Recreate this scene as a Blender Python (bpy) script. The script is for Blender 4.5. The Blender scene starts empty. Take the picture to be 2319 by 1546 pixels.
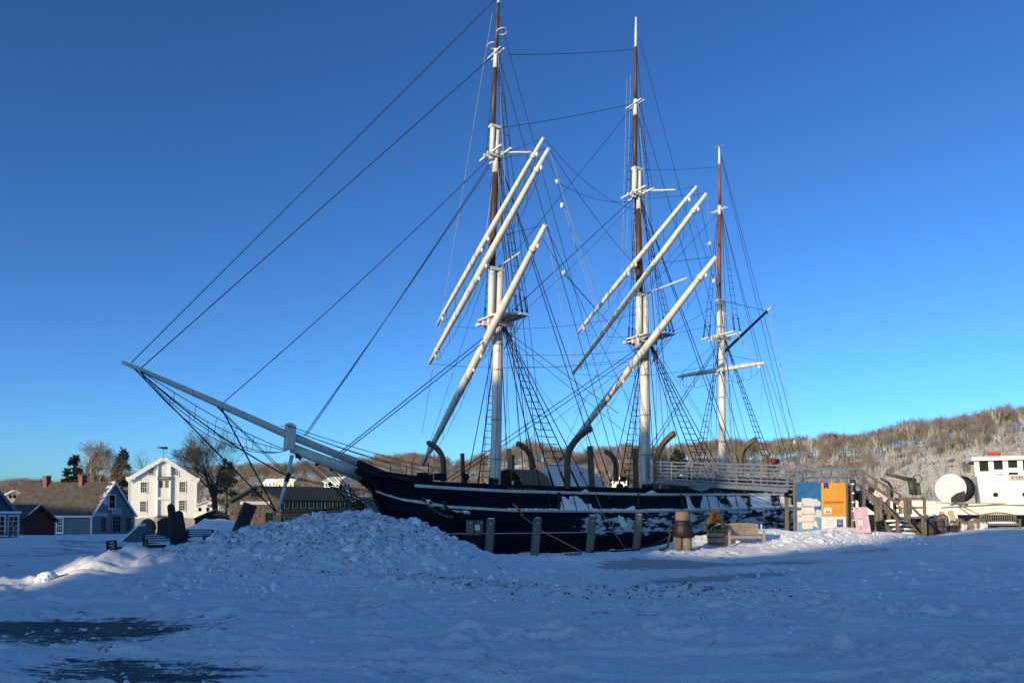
import bpy, math, random
import numpy as np
from mathutils import Vector, Matrix

# ------------------------------------------------------------------ camera, sky, sun, exposure
scn = bpy.context.scene
FPX, U0, V0, PITCH, EYE = 1742.0, 1159.5, 1112.4, math.radians(1.5), 1.65
cam = bpy.data.cameras.new('camera'); cam_ob = bpy.data.objects.new('camera', cam)
scn.collection.objects.link(cam_ob)
cam.sensor_width = 36; cam.lens = FPX / 2319 * 36; cam.shift_y = (V0 - 773) / 2319
cam.clip_start = .1; cam.clip_end = 5000
cam_ob.location = (0, 0, EYE); cam_ob.rotation_euler = (math.radians(90) + PITCH, 0, 0)
scn.camera = cam_ob

SUN_AZ, SUN_EL = math.radians(40), math.radians(11)      # direction the light travels, measured from +Y towards +X
world = bpy.data.worlds.new('World'); scn.world = world; world.use_nodes = True
wn = world.node_tree.nodes; wl = world.node_tree.links
sky = wn.new('ShaderNodeTexSky'); sky.sky_type = 'NISHITA'; sky.sun_disc = False
sky.sun_elevation = SUN_EL; sky.sun_rotation = SUN_AZ + math.pi
sky.air_density = 1.0; sky.dust_density = 9.5; sky.ozone_density = 1.0; sky.altitude = 3000
tint = wn.new('ShaderNodeMix'); tint.data_type = 'RGBA'; tint.blend_type = 'MULTIPLY'; tint.inputs[0].default_value = 1
tint.inputs[7].default_value = (.255, .495, .75, 1)
gam = wn.new('ShaderNodeGamma'); gam.inputs[1].default_value = 1.3; wl.new(sky.outputs[0], gam.inputs[0])
wl.new(gam.outputs[0], tint.inputs[6]); wl.new(tint.outputs[2], wn['Background'].inputs['Color'])
wn['Background'].inputs['Strength'].default_value = .085

sun = bpy.data.lights.new('sun', 'SUN'); sun.energy = 2.5; sun.angle = math.radians(.5); sun.color = (1, .81, .56)
sun_ob = bpy.data.objects.new('sun', sun); scn.collection.objects.link(sun_ob)
ld = Vector((math.sin(SUN_AZ) * math.cos(SUN_EL), math.cos(SUN_AZ) * math.cos(SUN_EL), -math.sin(SUN_EL)))
sun_ob.rotation_euler = ld.to_track_quat('-Z', 'Y').to_euler(); sun_ob.location = (-40, -40, 60)
vs = scn.view_settings
vs.view_transform = 'Standard'; vs.look = 'None'; vs.gamma = 1; vs.use_curve_mapping = False
vs.exposure = 1.2
scn.cycles.max_bounces = 6; scn.cycles.diffuse_bounces = 3; scn.cycles.glossy_bounces = 3
scn.cycles.transparent_max_bounces = 8

# ------------------------------------------------------------------ geometry of the place
CAM = np.array([0, 0, EYE])
def ray(u, v):
    x = (u - U0) / FPX; y = (V0 - v) / FPX
    return np.array([x, math.cos(PITCH) - y * math.sin(PITCH), math.sin(PITCH) + y * math.cos(PITCH)])
SA = np.array([.842, .539]); SN = np.array([.539, -.842]); SO = np.array([-.98, 46.2])   # ship axis, port side, foot of foremast
def S(t, s, z):
    p = SO + SA * t + SN * s; return np.array([p[0], p[1], z])
def onS(u, v, s):           # (t, z) on the fore-and-aft plane s
    d = ray(u, v); k = (SO @ SN + s) / (d[:2] @ SN); p = CAM + d * k
    return float((p[:2] - SO) @ SA), float(p[2])
def onT(u, v, t):           # (s, z) on the athwartship plane t
    d = ray(u, v); k = (SO @ SA + t) / (d[:2] @ SA); p = CAM + d * k
    return float((p[:2] - SO) @ SN), float(p[2])
def pS(u, v, s=0.0):
    t, z = onS(u, v, s); return S(t, s, z)
def pT(u, v, t):
    s, z = onT(u, v, t); return S(t, s, z)
def atY(u, v, Y):
    d = ray(u, v); return CAM + d * (Y / d[1])

# ------------------------------------------------------------------ helpers
C = scn.collection
RND = random.Random(7)
class MB:
    def __init__(s): s.v = []; s.f = []; s.sm = []
    def add(s, vs, fs, smooth=False):
        o = len(s.v); s.v += [tuple(map(float, p)) for p in vs]
        s.f += [tuple(i + o for i in f) for f in fs]; s.sm += [smooth] * len(fs); return s
    def box(s, c, size, rz=0.0, M=None):
        a, b, h = size[0] / 2, size[1] / 2, size[2] / 2
        P = [Vector((x * a, y * b, z * h)) for z in (-1, 1) for x, y in ((-1, -1), (1, -1), (1, 1), (-1, 1))]
        R = M if M is not None else Matrix.Rotation(rz, 3, 'Z')
        P = [R @ p + Vector(c) for p in P]
        return s.add(P, [(3, 2, 1, 0), (4, 5, 6, 7), (0, 1, 5, 4), (1, 2, 6, 5), (2, 3, 7, 6), (3, 0, 4, 7)])
    def bar(s, a, b, w, h, up=(0, 0, 1)):
        a = Vector(a); b = Vector(b); d = (b - a); L = d.length
        if L < 1e-6: return s
        d.normalize(); u = Vector(up); x = d.cross(u)
        if x.length < 1e-4: x = d.cross(Vector((1, 0, 0)))
        x.normalize(); y = x.cross(d).normalized()
        return s.box((a + b) / 2, (w, L, h), M=Matrix((x, d, y)).transposed())
    def tube(s, pts, r, n=8, caps=True, smooth=True):
        pts = [Vector(p) for p in pts]; m = len(pts)
        r = [r] * m if not hasattr(r, '__len__') else r
        prev = None; V = []
        for i, p in enumerate(pts):
            d = (pts[min(i + 1, m - 1)] - pts[max(i - 1, 0)])
            d = d.normalized() if d.length > 1e-9 else Vector((0, 0, 1))
            if prev is None: x = d.cross(Vector((0, 0, 1)) if abs(d.z) < .9 else Vector((1, 0, 0)))
            else: x = prev - d * prev.dot(d)
            x.normalize(); prev = x; y = d.cross(x)
            V += [p + (x * math.cos(k * 2 * math.pi / n) + y * math.sin(k * 2 * math.pi / n)) * r[i] for k in range(n)]
        F = [(i * n + k, i * n + (k + 1) % n, (i + 1) * n + (k + 1) % n, (i + 1) * n + k) for i in range(m - 1) for k in range(n)]
        s.add(V, F, smooth)
        if caps:
            o = len(s.v) - len(V)
            s.f += [tuple(o + k for k in range(n))[::-1], tuple(o + (m - 1) * n + k for k in range(n))]; s.sm += [False, False]
        return s
    def lathe(s, prof, c=(0, 0, 0), n=16, smooth=True, caps=True):
        V = [(c[0] + r * math.cos(k * 2 * math.pi / n), c[1] + r * math.sin(k * 2 * math.pi / n), c[2] + z) for r, z in prof for k in range(n)]
        F = [(i * n + k, i * n + (k + 1) % n, (i + 1) * n + (k + 1) % n, (i + 1) * n + k) for i in range(len(prof) - 1) for k in range(n)]
        o = len(s.v); s.add(V, F, smooth)
        if caps: s.f += [tuple(o + k for k in range(n))[::-1], tuple(o + (len(prof) - 1) * n + k for k in range(n))]; s.sm += [False, False]
        return s
    def ball(s, c, r, n=10, m=6, smooth=True):
        r = (r, r, r) if not hasattr(r, '__len__') else r
        V = [(c[0], c[1], c[2] - r[2])]
        for i in range(1, m):
            a = -math.pi / 2 + math.pi * i / m
            V += [(c[0] + r[0] * math.cos(a) * math.cos(k * 2 * math.pi / n), c[1] + r[1] * math.cos(a) * math.sin(k * 2 * math.pi / n), c[2] + r[2] * math.sin(a)) for k in range(n)]
        V.append((c[0], c[1], c[2] + r[2]))
        F = [(0, 1 + (k + 1) % n, 1 + k) for k in range(n)]
        for i in range(m - 2):
            F += [(1 + i * n + k, 1 + i * n + (k + 1) % n, 1 + (i + 1) * n + (k + 1) % n, 1 + (i + 1) * n + k) for k in range(n)]
        L = len(V) - 1; F += [(L, L - n + k, L - n + (k + 1) % n) for k in range(n)]
        return s.add(V, F, smooth)
    def prism(s, poly, o, ux, uy, th):
        o = Vector(o); ux = Vector(ux); uy = Vector(uy); w = ux.cross(uy).normalized() * th; n = len(poly)
        V = [o + ux * a + uy * b for a, b in poly] + [o + ux * a + uy * b + w for a, b in poly]
        return s.add(V, [tuple(range(n))[::-1], tuple(range(n, 2 * n))] + [(k, (k + 1) % n, n + (k + 1) % n, n + k) for k in range(n)])
    def build(s, name, mat, parent=None, world=True):
        return mesh_obj(name, s.v, s.f, mat, parent, s.sm, world)

def root_of(o):
    while o.parent is not None: o = o.parent
    return o
def mesh_obj(name, V, F, mat, parent=None, sm=None, world=True):
    V = np.asarray(V, dtype=float).reshape(-1, 3)
    if parent is not None and world:
        r = root_of(parent); V = V - np.array(r.location)
        c, q = math.cos(-r.rotation_euler.z), math.sin(-r.rotation_euler.z)
        V = np.stack([V[:, 0] * c - V[:, 1] * q, V[:, 0] * q + V[:, 1] * c, V[:, 2]], 1)
    me = bpy.data.meshes.new(name)
    if isinstance(F, np.ndarray):
        k = F.shape[1]; me.vertices.add(len(V)); me.vertices.foreach_set('co', V.ravel())
        me.loops.add(F.size); me.loops.foreach_set('vertex_index', F.ravel().astype(np.int32))
        me.polygons.add(len(F)); me.polygons.foreach_set('loop_start', np.arange(0, F.size, k, dtype=np.int32))
        me.polygons.foreach_set('loop_total', np.full(len(F), k, dtype=np.int32)); me.update(calc_edges=True)
        if sm: me.polygons.foreach_set('use_smooth', np.ones(len(F), dtype=bool))
    else:
        me.from_pydata([tuple(p) for p in V], [], F)
        if sm: me.polygons.foreach_set('use_smooth', [bool(x) for x in sm])
    me.materials.append(mat)
    o = bpy.data.objects.new(name, me); C.objects.link(o)
    if parent is not None: o.parent = parent
    return o
def tag(o, label=None, cat=None, group=None, kind=None):
    if label: o['label'] = label
    if cat: o['category'] = cat
    if group: o['group'] = group
    if kind: o['kind'] = kind
    return o
def thing(name, label, cat, loc=(0, 0, 0), rz=0.0, group=None):
    o = bpy.data.objects.new(name, None); C.objects.link(o); o.empty_display_size = .3
    o.location = tuple(float(a) for a in loc); o.rotation_euler = (0, 0, rz)
    return tag(o, label, cat, group)
def copy_tree(o, parent=None):
    c = o.copy(); C.objects.link(c); c.parent = parent
    for ch in list(o.children): copy_tree(ch, c)
    return c
def struct(o): o['kind'] = 'structure'; return o
def tubes_np(P0, P1, R0, R1, n=3):        # many tapered segments at once
    P0 = np.asarray(P0, float); P1 = np.asarray(P1, float); D = P1 - P0
    D /= np.linalg.norm(D, axis=1, keepdims=True) + 1e-9
    ref = np.where(np.abs(D[:, 2:3]) < .9, np.array([[0, 0, 1.]]), np.array([[1., 0, 0]]))
    X = np.cross(D, ref); X /= np.linalg.norm(X, axis=1, keepdims=True); Y = np.cross(D, X)
    a = np.arange(n) * 2 * np.pi / n; ca, sa = np.cos(a)[None, :, None], np.sin(a)[None, :, None]
    ring = X[:, None] * ca + Y[:, None] * sa
    A = P0[:, None] + ring * np.asarray(R0)[:, None, None]; Bq = P1[:, None] + ring * np.asarray(R1)[:, None, None]
    V = np.concatenate([A, Bq], 1).reshape(-1, 3); m = len(P0)
    base = (np.arange(m) * 2 * n)[:, None]; k = np.arange(n); k2 = (k + 1) % n
    F = np.stack([base + k, base + k2, base + n + k2, base + n + k], -1).reshape(-1, 4)
    return V, F

# value noise, vectorised
def _hash(ix, iy, seed):
    h = (ix.astype(np.int64) * 374761393 + iy.astype(np.int64) * 668265263 + seed * 1442695041) & 0xffffffff
    h = ((h ^ (h >> 13)) * 1274126177) & 0xffffffff
    return ((h ^ (h >> 16)) & 0xffff) / 65535.0
def vnoise(x, y, seed=0):
    x = np.asarray(x, float); y = np.asarray(y, float)
    ix = np.floor(x); iy = np.floor(y); fx = x - ix; fy = y - iy
    fx = fx * fx * fx * (fx * (fx * 6 - 15) + 10); fy = fy * fy * fy * (fy * (fy * 6 - 15) + 10)
    a = _hash(ix, iy, seed); b = _hash(ix + 1, iy, seed); c = _hash(ix, iy + 1, seed); d = _hash(ix + 1, iy + 1, seed)
    return (a * (1 - fx) + b * fx) * (1 - fy) + (c * (1 - fx) + d * fx) * fy
def fbm(x, y, oct=4, seed=0, gain=.5):
    t = 0; a = 1; n = 0
    for k in range(oct):
        cs, sn = math.cos(.7 * k), math.sin(.7 * k)
        t = t + a * (vnoise((x * cs - y * sn) * 2 ** k, (x * sn + y * cs) * 2 ** k, seed + 13 * k) - .5); n += a; a *= gain
    return t / n * 2
def sstep(a, b, x):
    k = np.clip((np.asarray(x, float) - a) / (b - a), 0, 1); return k * k * (3 - 2 * k)

# ------------------------------------------------------------------ materials
MATS = {}
def mat(name, col, rough=.75, var=.18, scale=3.0, bump=0.0, bscale=30.0, metal=0.0, spec=.3, stretch=(1, 1, 1), patch=None):
    if name in MATS: return MATS[name]
    m = bpy.data.materials.new(name); m.use_nodes = True; nt = m.node_tree; N = nt.nodes; L = nt.links
    b = N['Principled BSDF']; b.inputs['Roughness'].default_value = rough; b.inputs['Metallic'].default_value = metal
    b.inputs['Specular IOR Level'].default_value = spec
    tc = N.new('ShaderNodeTexCoord'); mp = N.new('ShaderNodeMapping'); mp.inputs['Scale'].default_value = stretch
    L.new(tc.outputs['Object'], mp.inputs['Vector'])
    n1 = N.new('ShaderNodeTexNoise'); n1.inputs['Scale'].default_value = scale; n1.inputs['Detail'].default_value = 6
    n1.inputs['Roughness'].default_value = .65; L.new(mp.outputs[0], n1.inputs['Vector'])
    cr = N.new('ShaderNodeValToRGB'); cr.color_ramp.elements[0].position = .3; cr.color_ramp.elements[1].position = .7
    cr.color_ramp.elements[0].color = (*[max(0, c * (1 - var)) for c in col], 1); cr.color_ramp.elements[1].color = (*[min(1, c * (1 + var)) for c in col], 1)
    L.new(n1.outputs['Fac'], cr.inputs['Fac']); out = cr.outputs['Color']
    if patch:                     # second colour showing in worn patches or lying as frost: (colour, noise scale, threshold, stretch)
        pc, ps, th, pst = patch
        m2 = N.new('ShaderNodeMapping'); m2.inputs['Scale'].default_value = pst; L.new(tc.outputs['Object'], m2.inputs['Vector'])
        n2 = N.new('ShaderNodeTexNoise'); n2.inputs['Scale'].default_value = ps; n2.inputs['Detail'].default_value = 8; n2.inputs['Roughness'].default_value = .7
        L.new(m2.outputs[0], n2.inputs['Vector'])
        r2 = N.new('ShaderNodeValToRGB'); r2.color_ramp.elements[0].position = th; r2.color_ramp.elements[1].position = min(1, th + .07)
        L.new(n2.outputs['Fac'], r2.inputs['Fac'])
        mx = N.new('ShaderNodeMix'); mx.data_type = 'RGBA'; L.new(r2.outputs['Color'], mx.inputs[0]); L.new(out, mx.inputs[6]); mx.inputs[7].default_value = (*pc, 1)
        out = mx.outputs[2]
    L.new(out, b.inputs['Base Color'])
    if bump:
        n3 = N.new('ShaderNodeTexNoise'); n3.inputs['Scale'].default_value = bscale; n3.inputs['Detail'].default_value = 5; L.new(mp.outputs[0], n3.inputs['Vector'])
        bp = N.new('ShaderNodeBump'); bp.inputs['Strength'].default_value = bump; bp.inputs['Distance'].default_value = .03
        L.new(n3.outputs['Fac'], bp.inputs['Height']); L.new(bp.outputs[0], b.inputs['Normal'])
    MATS[name] = m; return m
def snow_mat():
    m = bpy.data.materials.new('snow_ground'); m.use_nodes = True; nt = m.node_tree; N = nt.nodes; L = nt.links
    b = N['Principled BSDF']; b.inputs['Roughness'].default_value = .62; b.inputs['Specular IOR Level'].default_value = .25
    tc = N.new('ShaderNodeTexCoord')
    def noise(sc, det, st=(1, 1, 1), ro=.6):
        mp = N.new('ShaderNodeMapping'); mp.inputs['Scale'].default_value = st; L.new(tc.outputs['Object'], mp.inputs['Vector'])
        n = N.new('ShaderNodeTexNoise'); n.inputs['Scale'].default_value = sc; n.inputs['Detail'].default_value = det; n.inputs['Roughness'].default_value = ro
        L.new(mp.outputs[0], n.inputs['Vector']); return n.outputs['Fac']
    def attr(nm):
        a = N.new('ShaderNodeAttribute'); a.attribute_name = nm; return a.outputs['Fac']
    def math_(op, a, b_):
        k = N.new('ShaderNodeMath'); k.operation = op; k.use_clamp = op in ('MULTIPLY_ADD',)
        for i, q in enumerate((a, b_)):
            if isinstance(q, (int, float)): k.inputs[i].default_value = q
            else: L.new(q, k.inputs[i])
        return k.outputs[0]
    def ramp(f, a, b_):
        r = N.new('ShaderNodeMapRange'); r.inputs[1].default_value = a; r.inputs[2].default_value = b_; L.new(f, r.inputs[0]); return r.outputs[0]
    def mix(f, a, b_):
        k = N.new('ShaderNodeMix'); k.data_type = 'RGBA'; L.new(f, k.inputs[0])
        for i, q in ((6, a), (7, b_)):
            if isinstance(q, tuple): k.inputs[i].default_value = (*q, 1)
            else: L.new(q, k.inputs[i])
        return k.outputs[2]
    base = mix(noise(1.3, 5), (.84, .85, .86), (.92, .92, .92))
    base = mix(ramp(noise(.75, 7, (1, 1.8, 1), .68), .52, .66), base, (.78, .785, .785))
    # grit and dead grass mixed into the ploughed snow
    g = math_('ADD', noise(9, 6, ro=.75), math_('MULTIPLY', attr('dirt'), .17))
    base = mix(ramp(g, .68, .76), base, (.13, .125, .09))
    # packed, driven snow turned to greyish ice
    i = math_('ADD', noise(1.1, 9, (.8, 2.8, 1), .74), math_('MULTIPLY', attr('ice'), .42)); fi = ramp(i, .80, .90)
    base = mix(fi, base, (.38, .39, .36))
    # bare wet asphalt showing through
    a_ = math_('ADD', math_('ADD', math_('MULTIPLY', noise(7, 12, (1, 1.3, 1), .85), .95), math_('MULTIPLY', noise(1.5, 6, (.7, 2.2, 1), .7), .75)), math_('MULTIPLY', attr('bare'), .34)); fa = ramp(a_, 1.09, 1.15)
    base = mix(fa, base, (.025, .027, .03))
    L.new(base, b.inputs['Base Color'])
    r = N.new('ShaderNodeMix'); r.data_type = 'FLOAT'; L.new(math_('MAXIMUM', fi, fa), r.inputs[0]); r.inputs[2].default_value = .62; r.inputs[3].default_value = .5
    L.new(r.outputs[0], b.inputs['Roughness'])
    bp = N.new('ShaderNodeBump'); bp.inputs['Strength'].default_value = .8; bp.inputs['Distance'].default_value = .05
    L.new(math_('ADD', noise(14, 6, ro=.7), math_('MULTIPLY', noise(55, 3), .4)), bp.inputs['Height']); L.new(bp.outputs[0], b.inputs['Normal'])
    return m
SNOWG = snow_mat()
SNOW = mat('snow', (.88, .88, .89), .6, .03, 2, .35, 25)
ROPE = mat('tarred_rope', (.012, .012, .014), .7, .4, 20, spec=.2)
ROPE2 = mat('manila_rope', (.34, .29, .21), .9, .25, 20)
WHITE = mat('white_paint', (.6, .565, .5), .6, .14, 2.5, .15, 14, stretch=(1, 1, .3), patch=((.34, .31, .27), 3.0, .62, (1, 1, .3)))
BLACK = mat('hull_black', (.005, .007, .013), .5, .5, 2, .1, 8, spec=.15)
BROWN = mat('varnished_mast', (.075, .04, .022), .5, .4, 3, .1, 20, stretch=(1, 1, .15))
REDBR = mat('red_brown_mast', (.2, .06, .03), .5, .3, 3, stretch=(1, 1, .15))
OLDWOOD = mat('weathered_timber', (.145, .122, .098), .85, .4, 5, .5, 22, stretch=(1, 1, .12))
TEAK = mat('davit_timber', (.115, .08, .052), .7, .35, 4, .3, 18, stretch=(1, 1, .2))
DARKWOOD = mat('dark_timber', (.035, .03, .028), .85, .45, 5, .5, 20)
IRON = mat('black_iron', (.012, .012, .013), .55, .4, 8, spec=.4)
ALU = mat('aluminium', (.36, .37, .38), .38, .1, 5, metal=.75)
GLASS = mat('window_glass', (.008, .009, .011), .25, .2, 1, spec=.12)
CANVAS = mat('white_tarpaulin', (.6, .6, .62), .6, .08, 1.5, .5, 4)
# ------------------------------------------------------------------ ground, water, hills
def land(x, y):         # signed: > 0 on land (metres inside the edge, roughly)
    d1 = (x - .9) * .539 - (y - 29.6) * .842 + .5          # camera side of the quay edge
    d2 = -((x + 5.0) + (y - 26.0) * .38)                    # west of the inlet
    d3 = (y - 300) * .6
    return np.maximum(np.maximum(d1, d2), d3)
def bump_at(x, y, cx, cy, rx, ry, rot=0.0, p=1.0):
    c, s = math.cos(rot), math.sin(rot); dx = x - cx; dy = y - cy
    q = ((dx * c + dy * s) / rx) ** 2 + ((-dx * s + dy * c) / ry) ** 2
    return np.exp(-q ** p * 1.2)
PX = [-13, -11.2, -9.6, -8.4, -7.4, -6.6, -5.9, -5.0, -4.4, -3.7, -3.1, -2.5, -1.9, -1.4, -.9, -.4, .3, 2]
PZ = [.0, .15, .48, .72, 1.06, 1.24, 1.42, 1.6, 1.66, 1.62, 1.5, 1.42, 1.15, .8, .45, .25, .12, 0]
def pile(x, y):
    top = np.interp(x, PX, PZ); yc = 20.0 + .22 * (x + 5)
    d = y - yc
    return top * np.where(d < 0, np.exp(-(np.abs(d) / 3.3) ** 1.9), np.exp(-(np.abs(d) / 2.6) ** 2.2))
def bare_m(GX, GY): return bump_at(GX, GY, -5.9, 10.6, 2.3, 1.5, .1) * 1.08 + bump_at(GX, GY, -3.8, 8.0, 1.9, 1.0, -.2) * 1.1 + bump_at(GX, GY, -7.0, 11.6, 2.2, .7) * .9 + bump_at(GX, GY, 2.4, 12.2, 2.0, .6) * .62 + .6 * bump_at(GX, GY, 0.6, 10.6, 1.4, .45) + .55 * bump_at(GX, GY, -15, 24, 2, 5)
def ice_m(GX, GY): return bump_at(GX, GY, 4.4, 18.6, 3.0, 1.2, .42) * 1.0 + bump_at(GX, GY, 8.6, 25.0, 5.5, 1.6, .5) * 1.1 + bump_at(GX, GY, 4.0, 22.6, 2.8, .8, .35) * 1.0 + bump_at(GX, GY, 6.8, 20.6, 3.2, .9, .5) * 1.0 + bump_at(GX, GY, -18, 30, 3.5, 7) * .85 + bump_at(GX, GY, 14, 30.5, 4, 1.2, .5) * .9 + bump_at(GX, GY, 1.2, 17.2, 2.4, .4) * .7 + .7 * bump_at(GX, GY, 7.2, 13.8, 1.2, .6) + .7 * bump_at(GX, GY, -3.2, 15.2, 1.5, .4) + bump_at(GX, GY, -20, 40, 4, 6) * .7
def ground_z(x, y, detail=True):
    x = np.asarray(x, float); y = np.asarray(y, float)
    z = -.95 * sstep(45, 95, y) * sstep(-6, -22, x)
    z = z + .5 * sstep(14, 27, x) * sstep(29, 40, y) + .16 * sstep(3, 9, x) * sstep(26, 33, y)
    z = z + .07 * fbm(x * .25, y * .25, 3, 5)
    pl = pile(x, y); z = z + pl
    # wind-blown drifts along the quay behind the bench, up to the notice board
    z = z + .62 * bump_at(x, y, 11.6, 36.2, 3.2, .9, math.radians(28)) + .75 * bump_at(x, y, 15.6, 36.4, 2.6, 1.0, math.radians(8)) + .28 * bump_at(x, y, 7.9, 33.7, 1.6, .9, .4) + .62 * bump_at(x, y, 9.75, 34.25, .95, .5, .25)
    # ploughed banks
    c1 = bump_at(x, y, 12.8, 33.3, 2.6, 1.3, .5) * .5 + bump_at(x, y, 15.5, 34.6, 2.8, 1.0, .1) * .45 + .2 * bump_at(x, y, 18.6, 36.2, 1.3, .8)
    c2 = .32 * bump_at(x, y, 2.0, 23.0, 5.0, .8, .10) + .26 * bump_at(x, y, 3.3, 14.8, 3.2, .45, -.10) + .3 * bump_at(x, y, 10.5, 18.5, 4.2, 1.5, .3) + .2 * bump_at(x, y, 2.2, 10.0, 1.6, .8)
    c2 = c2 + .25 * bump_at(x, y, -1.3, 15.8, 2.4, .55, .05) + .18 * bump_at(x, y, 7.3, 9.2, 2.0, .8, .2) + .2 * bump_at(x, y, -7.4, 8.2, 1.3, 1.1, .5)
    c3 = .42 * bump_at(x, y, -19.5, 33.5, 5.5, 1.1, .33) + .22 * bump_at(x, y, -25, 43, 7, 1.6, .3)
    z = z + c1 + c2 + c3
    # smooth drift that catches the sun, and the bank along the street
    z = z + .2 * bump_at(x, y, -8.7, 17.7, .5, .75, .2) + .26 * bump_at(x, y, -8.95, 16.8, .45, .9, .1) + .2 * bump_at(x, y, -9.75, 17.3, .4, .6, .2) + .09 * bump_at(x, y, -8.9, 15.6, .6, .5)
    z = z + (.12 + .15 * fbm(x * .8, y * .8, 3, 9)) * sstep(-22, -25, x) * bump_at(x, y, -30, 52 , 18, 3.2, 0.25) + 1.6 * bump_at(x, y, -27.0, 71, 3.4, 3.0) * (1 + .3 * fbm(x, y, 3, 3))
    z = z + .35 * bump_at(x, y, -20, 47, 3.5, 3)
    if detail:
        rough = np.clip(pl * 1.3 * sstep(-8.4, -7.4, x) + c1 * 2.2 + c2 * 2.6 + c3 * 2, 0, 1)
        flat = np.clip(np.maximum(sstep(.35, .75, bare_m(x, y)), .8 * sstep(.4, .8, ice_m(x, y))), 0, 1)
        near = sstep(60, 25, y) * (1 - .9 * flat); z = z - .035 * flat
        lump = np.abs(fbm(x * 2.1, y * 2.1, 4, 21, .6)); lump2 = fbm(x * 5.5, y * 5.5, 4, 31, .62)
        clod = np.maximum(0, vnoise(x * 3.3, y * 3.3, 77) - .55) * .5 + np.maximum(0, vnoise(x * 7, y * 7, 78) - .55) * .24
        z = z + rough * near * (.15 * lump + .085 * lump2 + clod * .5 + .03 * np.abs(fbm(x * 13, y * 13, 3, 35, .6)) - .1)
        z = z + near * (1 - rough) * (.035 * fbm(x * 1.3, y * 2.6, 4, 41) + .02 * fbm(x * 5, y * 8, 4, 51) + .03 * np.abs(fbm(x * .5 + y * .1, y * 3.2 + x * .9, 3, 53)) + .03 * np.maximum(0, vnoise(x * 4.5, y * 4.5, 88) - .74) * 2)
        pt = sstep(.42, .62, vnoise(x * .45 + 3, y * .8, 91) * .7 + .3 * vnoise(x * 1.7, y * 2.2, 92))
        z = z + near * (1 - rough) * pt * (.08 * lump2 + .5 * clod + .04 * np.abs(fbm(x * 11, y * 11, 3, 95, .6)))
        # tyre ruts running across the foreground
        q = x * .25 + y + .5 * fbm(x * .2, y * .2, 2, 61)
        z = z + near * (1 - rough) * .007 * np.sin(q * 9.0 + 3 * fbm(x * .5, y * .5, 2, 66)) * sstep(.1, .5, vnoise(x * .3, y * .3, 62))
        for (y0, a_, b_, x0) in ((10.6, .30, .012, 0), (12.1, .30, .012, 0), (8.7, .06, .02, 1), (10.1, .06, .02, 1), (14.0, .42, -.006, 2), (15.4, .42, -.006, 2), (16.9, .16, .01, -2), (7.9, -.2, .03, -1), (12.9, -.08, .0, 3)):
            d = np.abs(y - (y0 + a_ * (x - x0) + b_ * (x - x0) ** 2)) * .93; tread = .7 + .3 * np.sin((x + .6 * y) * 34)
            z = z + near * (1 - rough) * (-.065 * tread * np.exp(-(d / .12) ** 4) + .045 * np.exp(-((d - .18) / .05) ** 2))
    ld = land(x, y)
    return np.where(ld > 0, z, np.maximum(z + ld * 6, -4.5))
def graded(a, b, fine, lo, hi, g):
    left = [lo]; st = fine
    while left[-1] > a: st *= g; left.append(left[-1] - st)
    mid = list(np.arange(lo + fine, hi, fine)); right = [hi]; st = fine
    while right[-1] < b: st *= g; right.append(right[-1] + st)
    return np.array(left[::-1] + mid + right)
def rows():
    y = 4.0; out = []
    while y < 45: out.append(y); y += max(.045, .0042 * y)
    while y < 330: out.append(y); y *= 1.03
    return np.array([-60, -30, -12, -4, 0, 2] + out)
gx = graded(-420, 420, .062, -14, 14, 1.045); gy = rows()
GX, GY = np.meshgrid(gx, gy); GZ = ground_z(GX, GY)
nx, ny = len(gx), len(gy); idx = np.arange(nx * ny).reshape(ny, nx)
GF = np.stack([idx[:-1, :-1], idx[:-1, 1:], idx[1:, 1:], idx[1:, :-1]], -1).reshape(-1, 4)
ground = struct(mesh_obj('ground', np.stack([GX, GY, GZ], -1).reshape(-1, 3), GF, SNOWG, sm=True))
def set_attr(o, nm, val):
    a = o.data.attributes.new(nm, 'FLOAT', 'POINT'); a.data.foreach_set('value', np.asarray(val, dtype=np.float32).ravel())
pl_ = pile(GX, GY)
set_attr(ground, 'dirt', .22 + np.clip(pl_ * .9, 0, 1) * .75 + bump_at(GX, GY, 3, 15, 3.6, .7, -.1) * .9 + bump_at(GX, GY, -1, 16, 2.6, .8) * .7 + .25 * bump_at(GX, GY, 4, 12, 6, 4))
set_attr(ground, 'ice', ice_m(GX, GY))
set_attr(ground, 'bare', bare_m(GX, GY))
def gz(x, y): return float(ground_z(np.array([x]), np.array([y]))[0])

WATERM = mat('harbour_water', (.006, .010, .013), .12, .3, .5, .35, 1.2, spec=.5)
mb = MB(); mb.add([(-900, -40, -1.25), (900, -40, -1.25), (900, 900, -1.25), (-900, 900, -1.25)], [(0, 1, 2, 3)])
struct(mb.build('water', WATERM))

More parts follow.
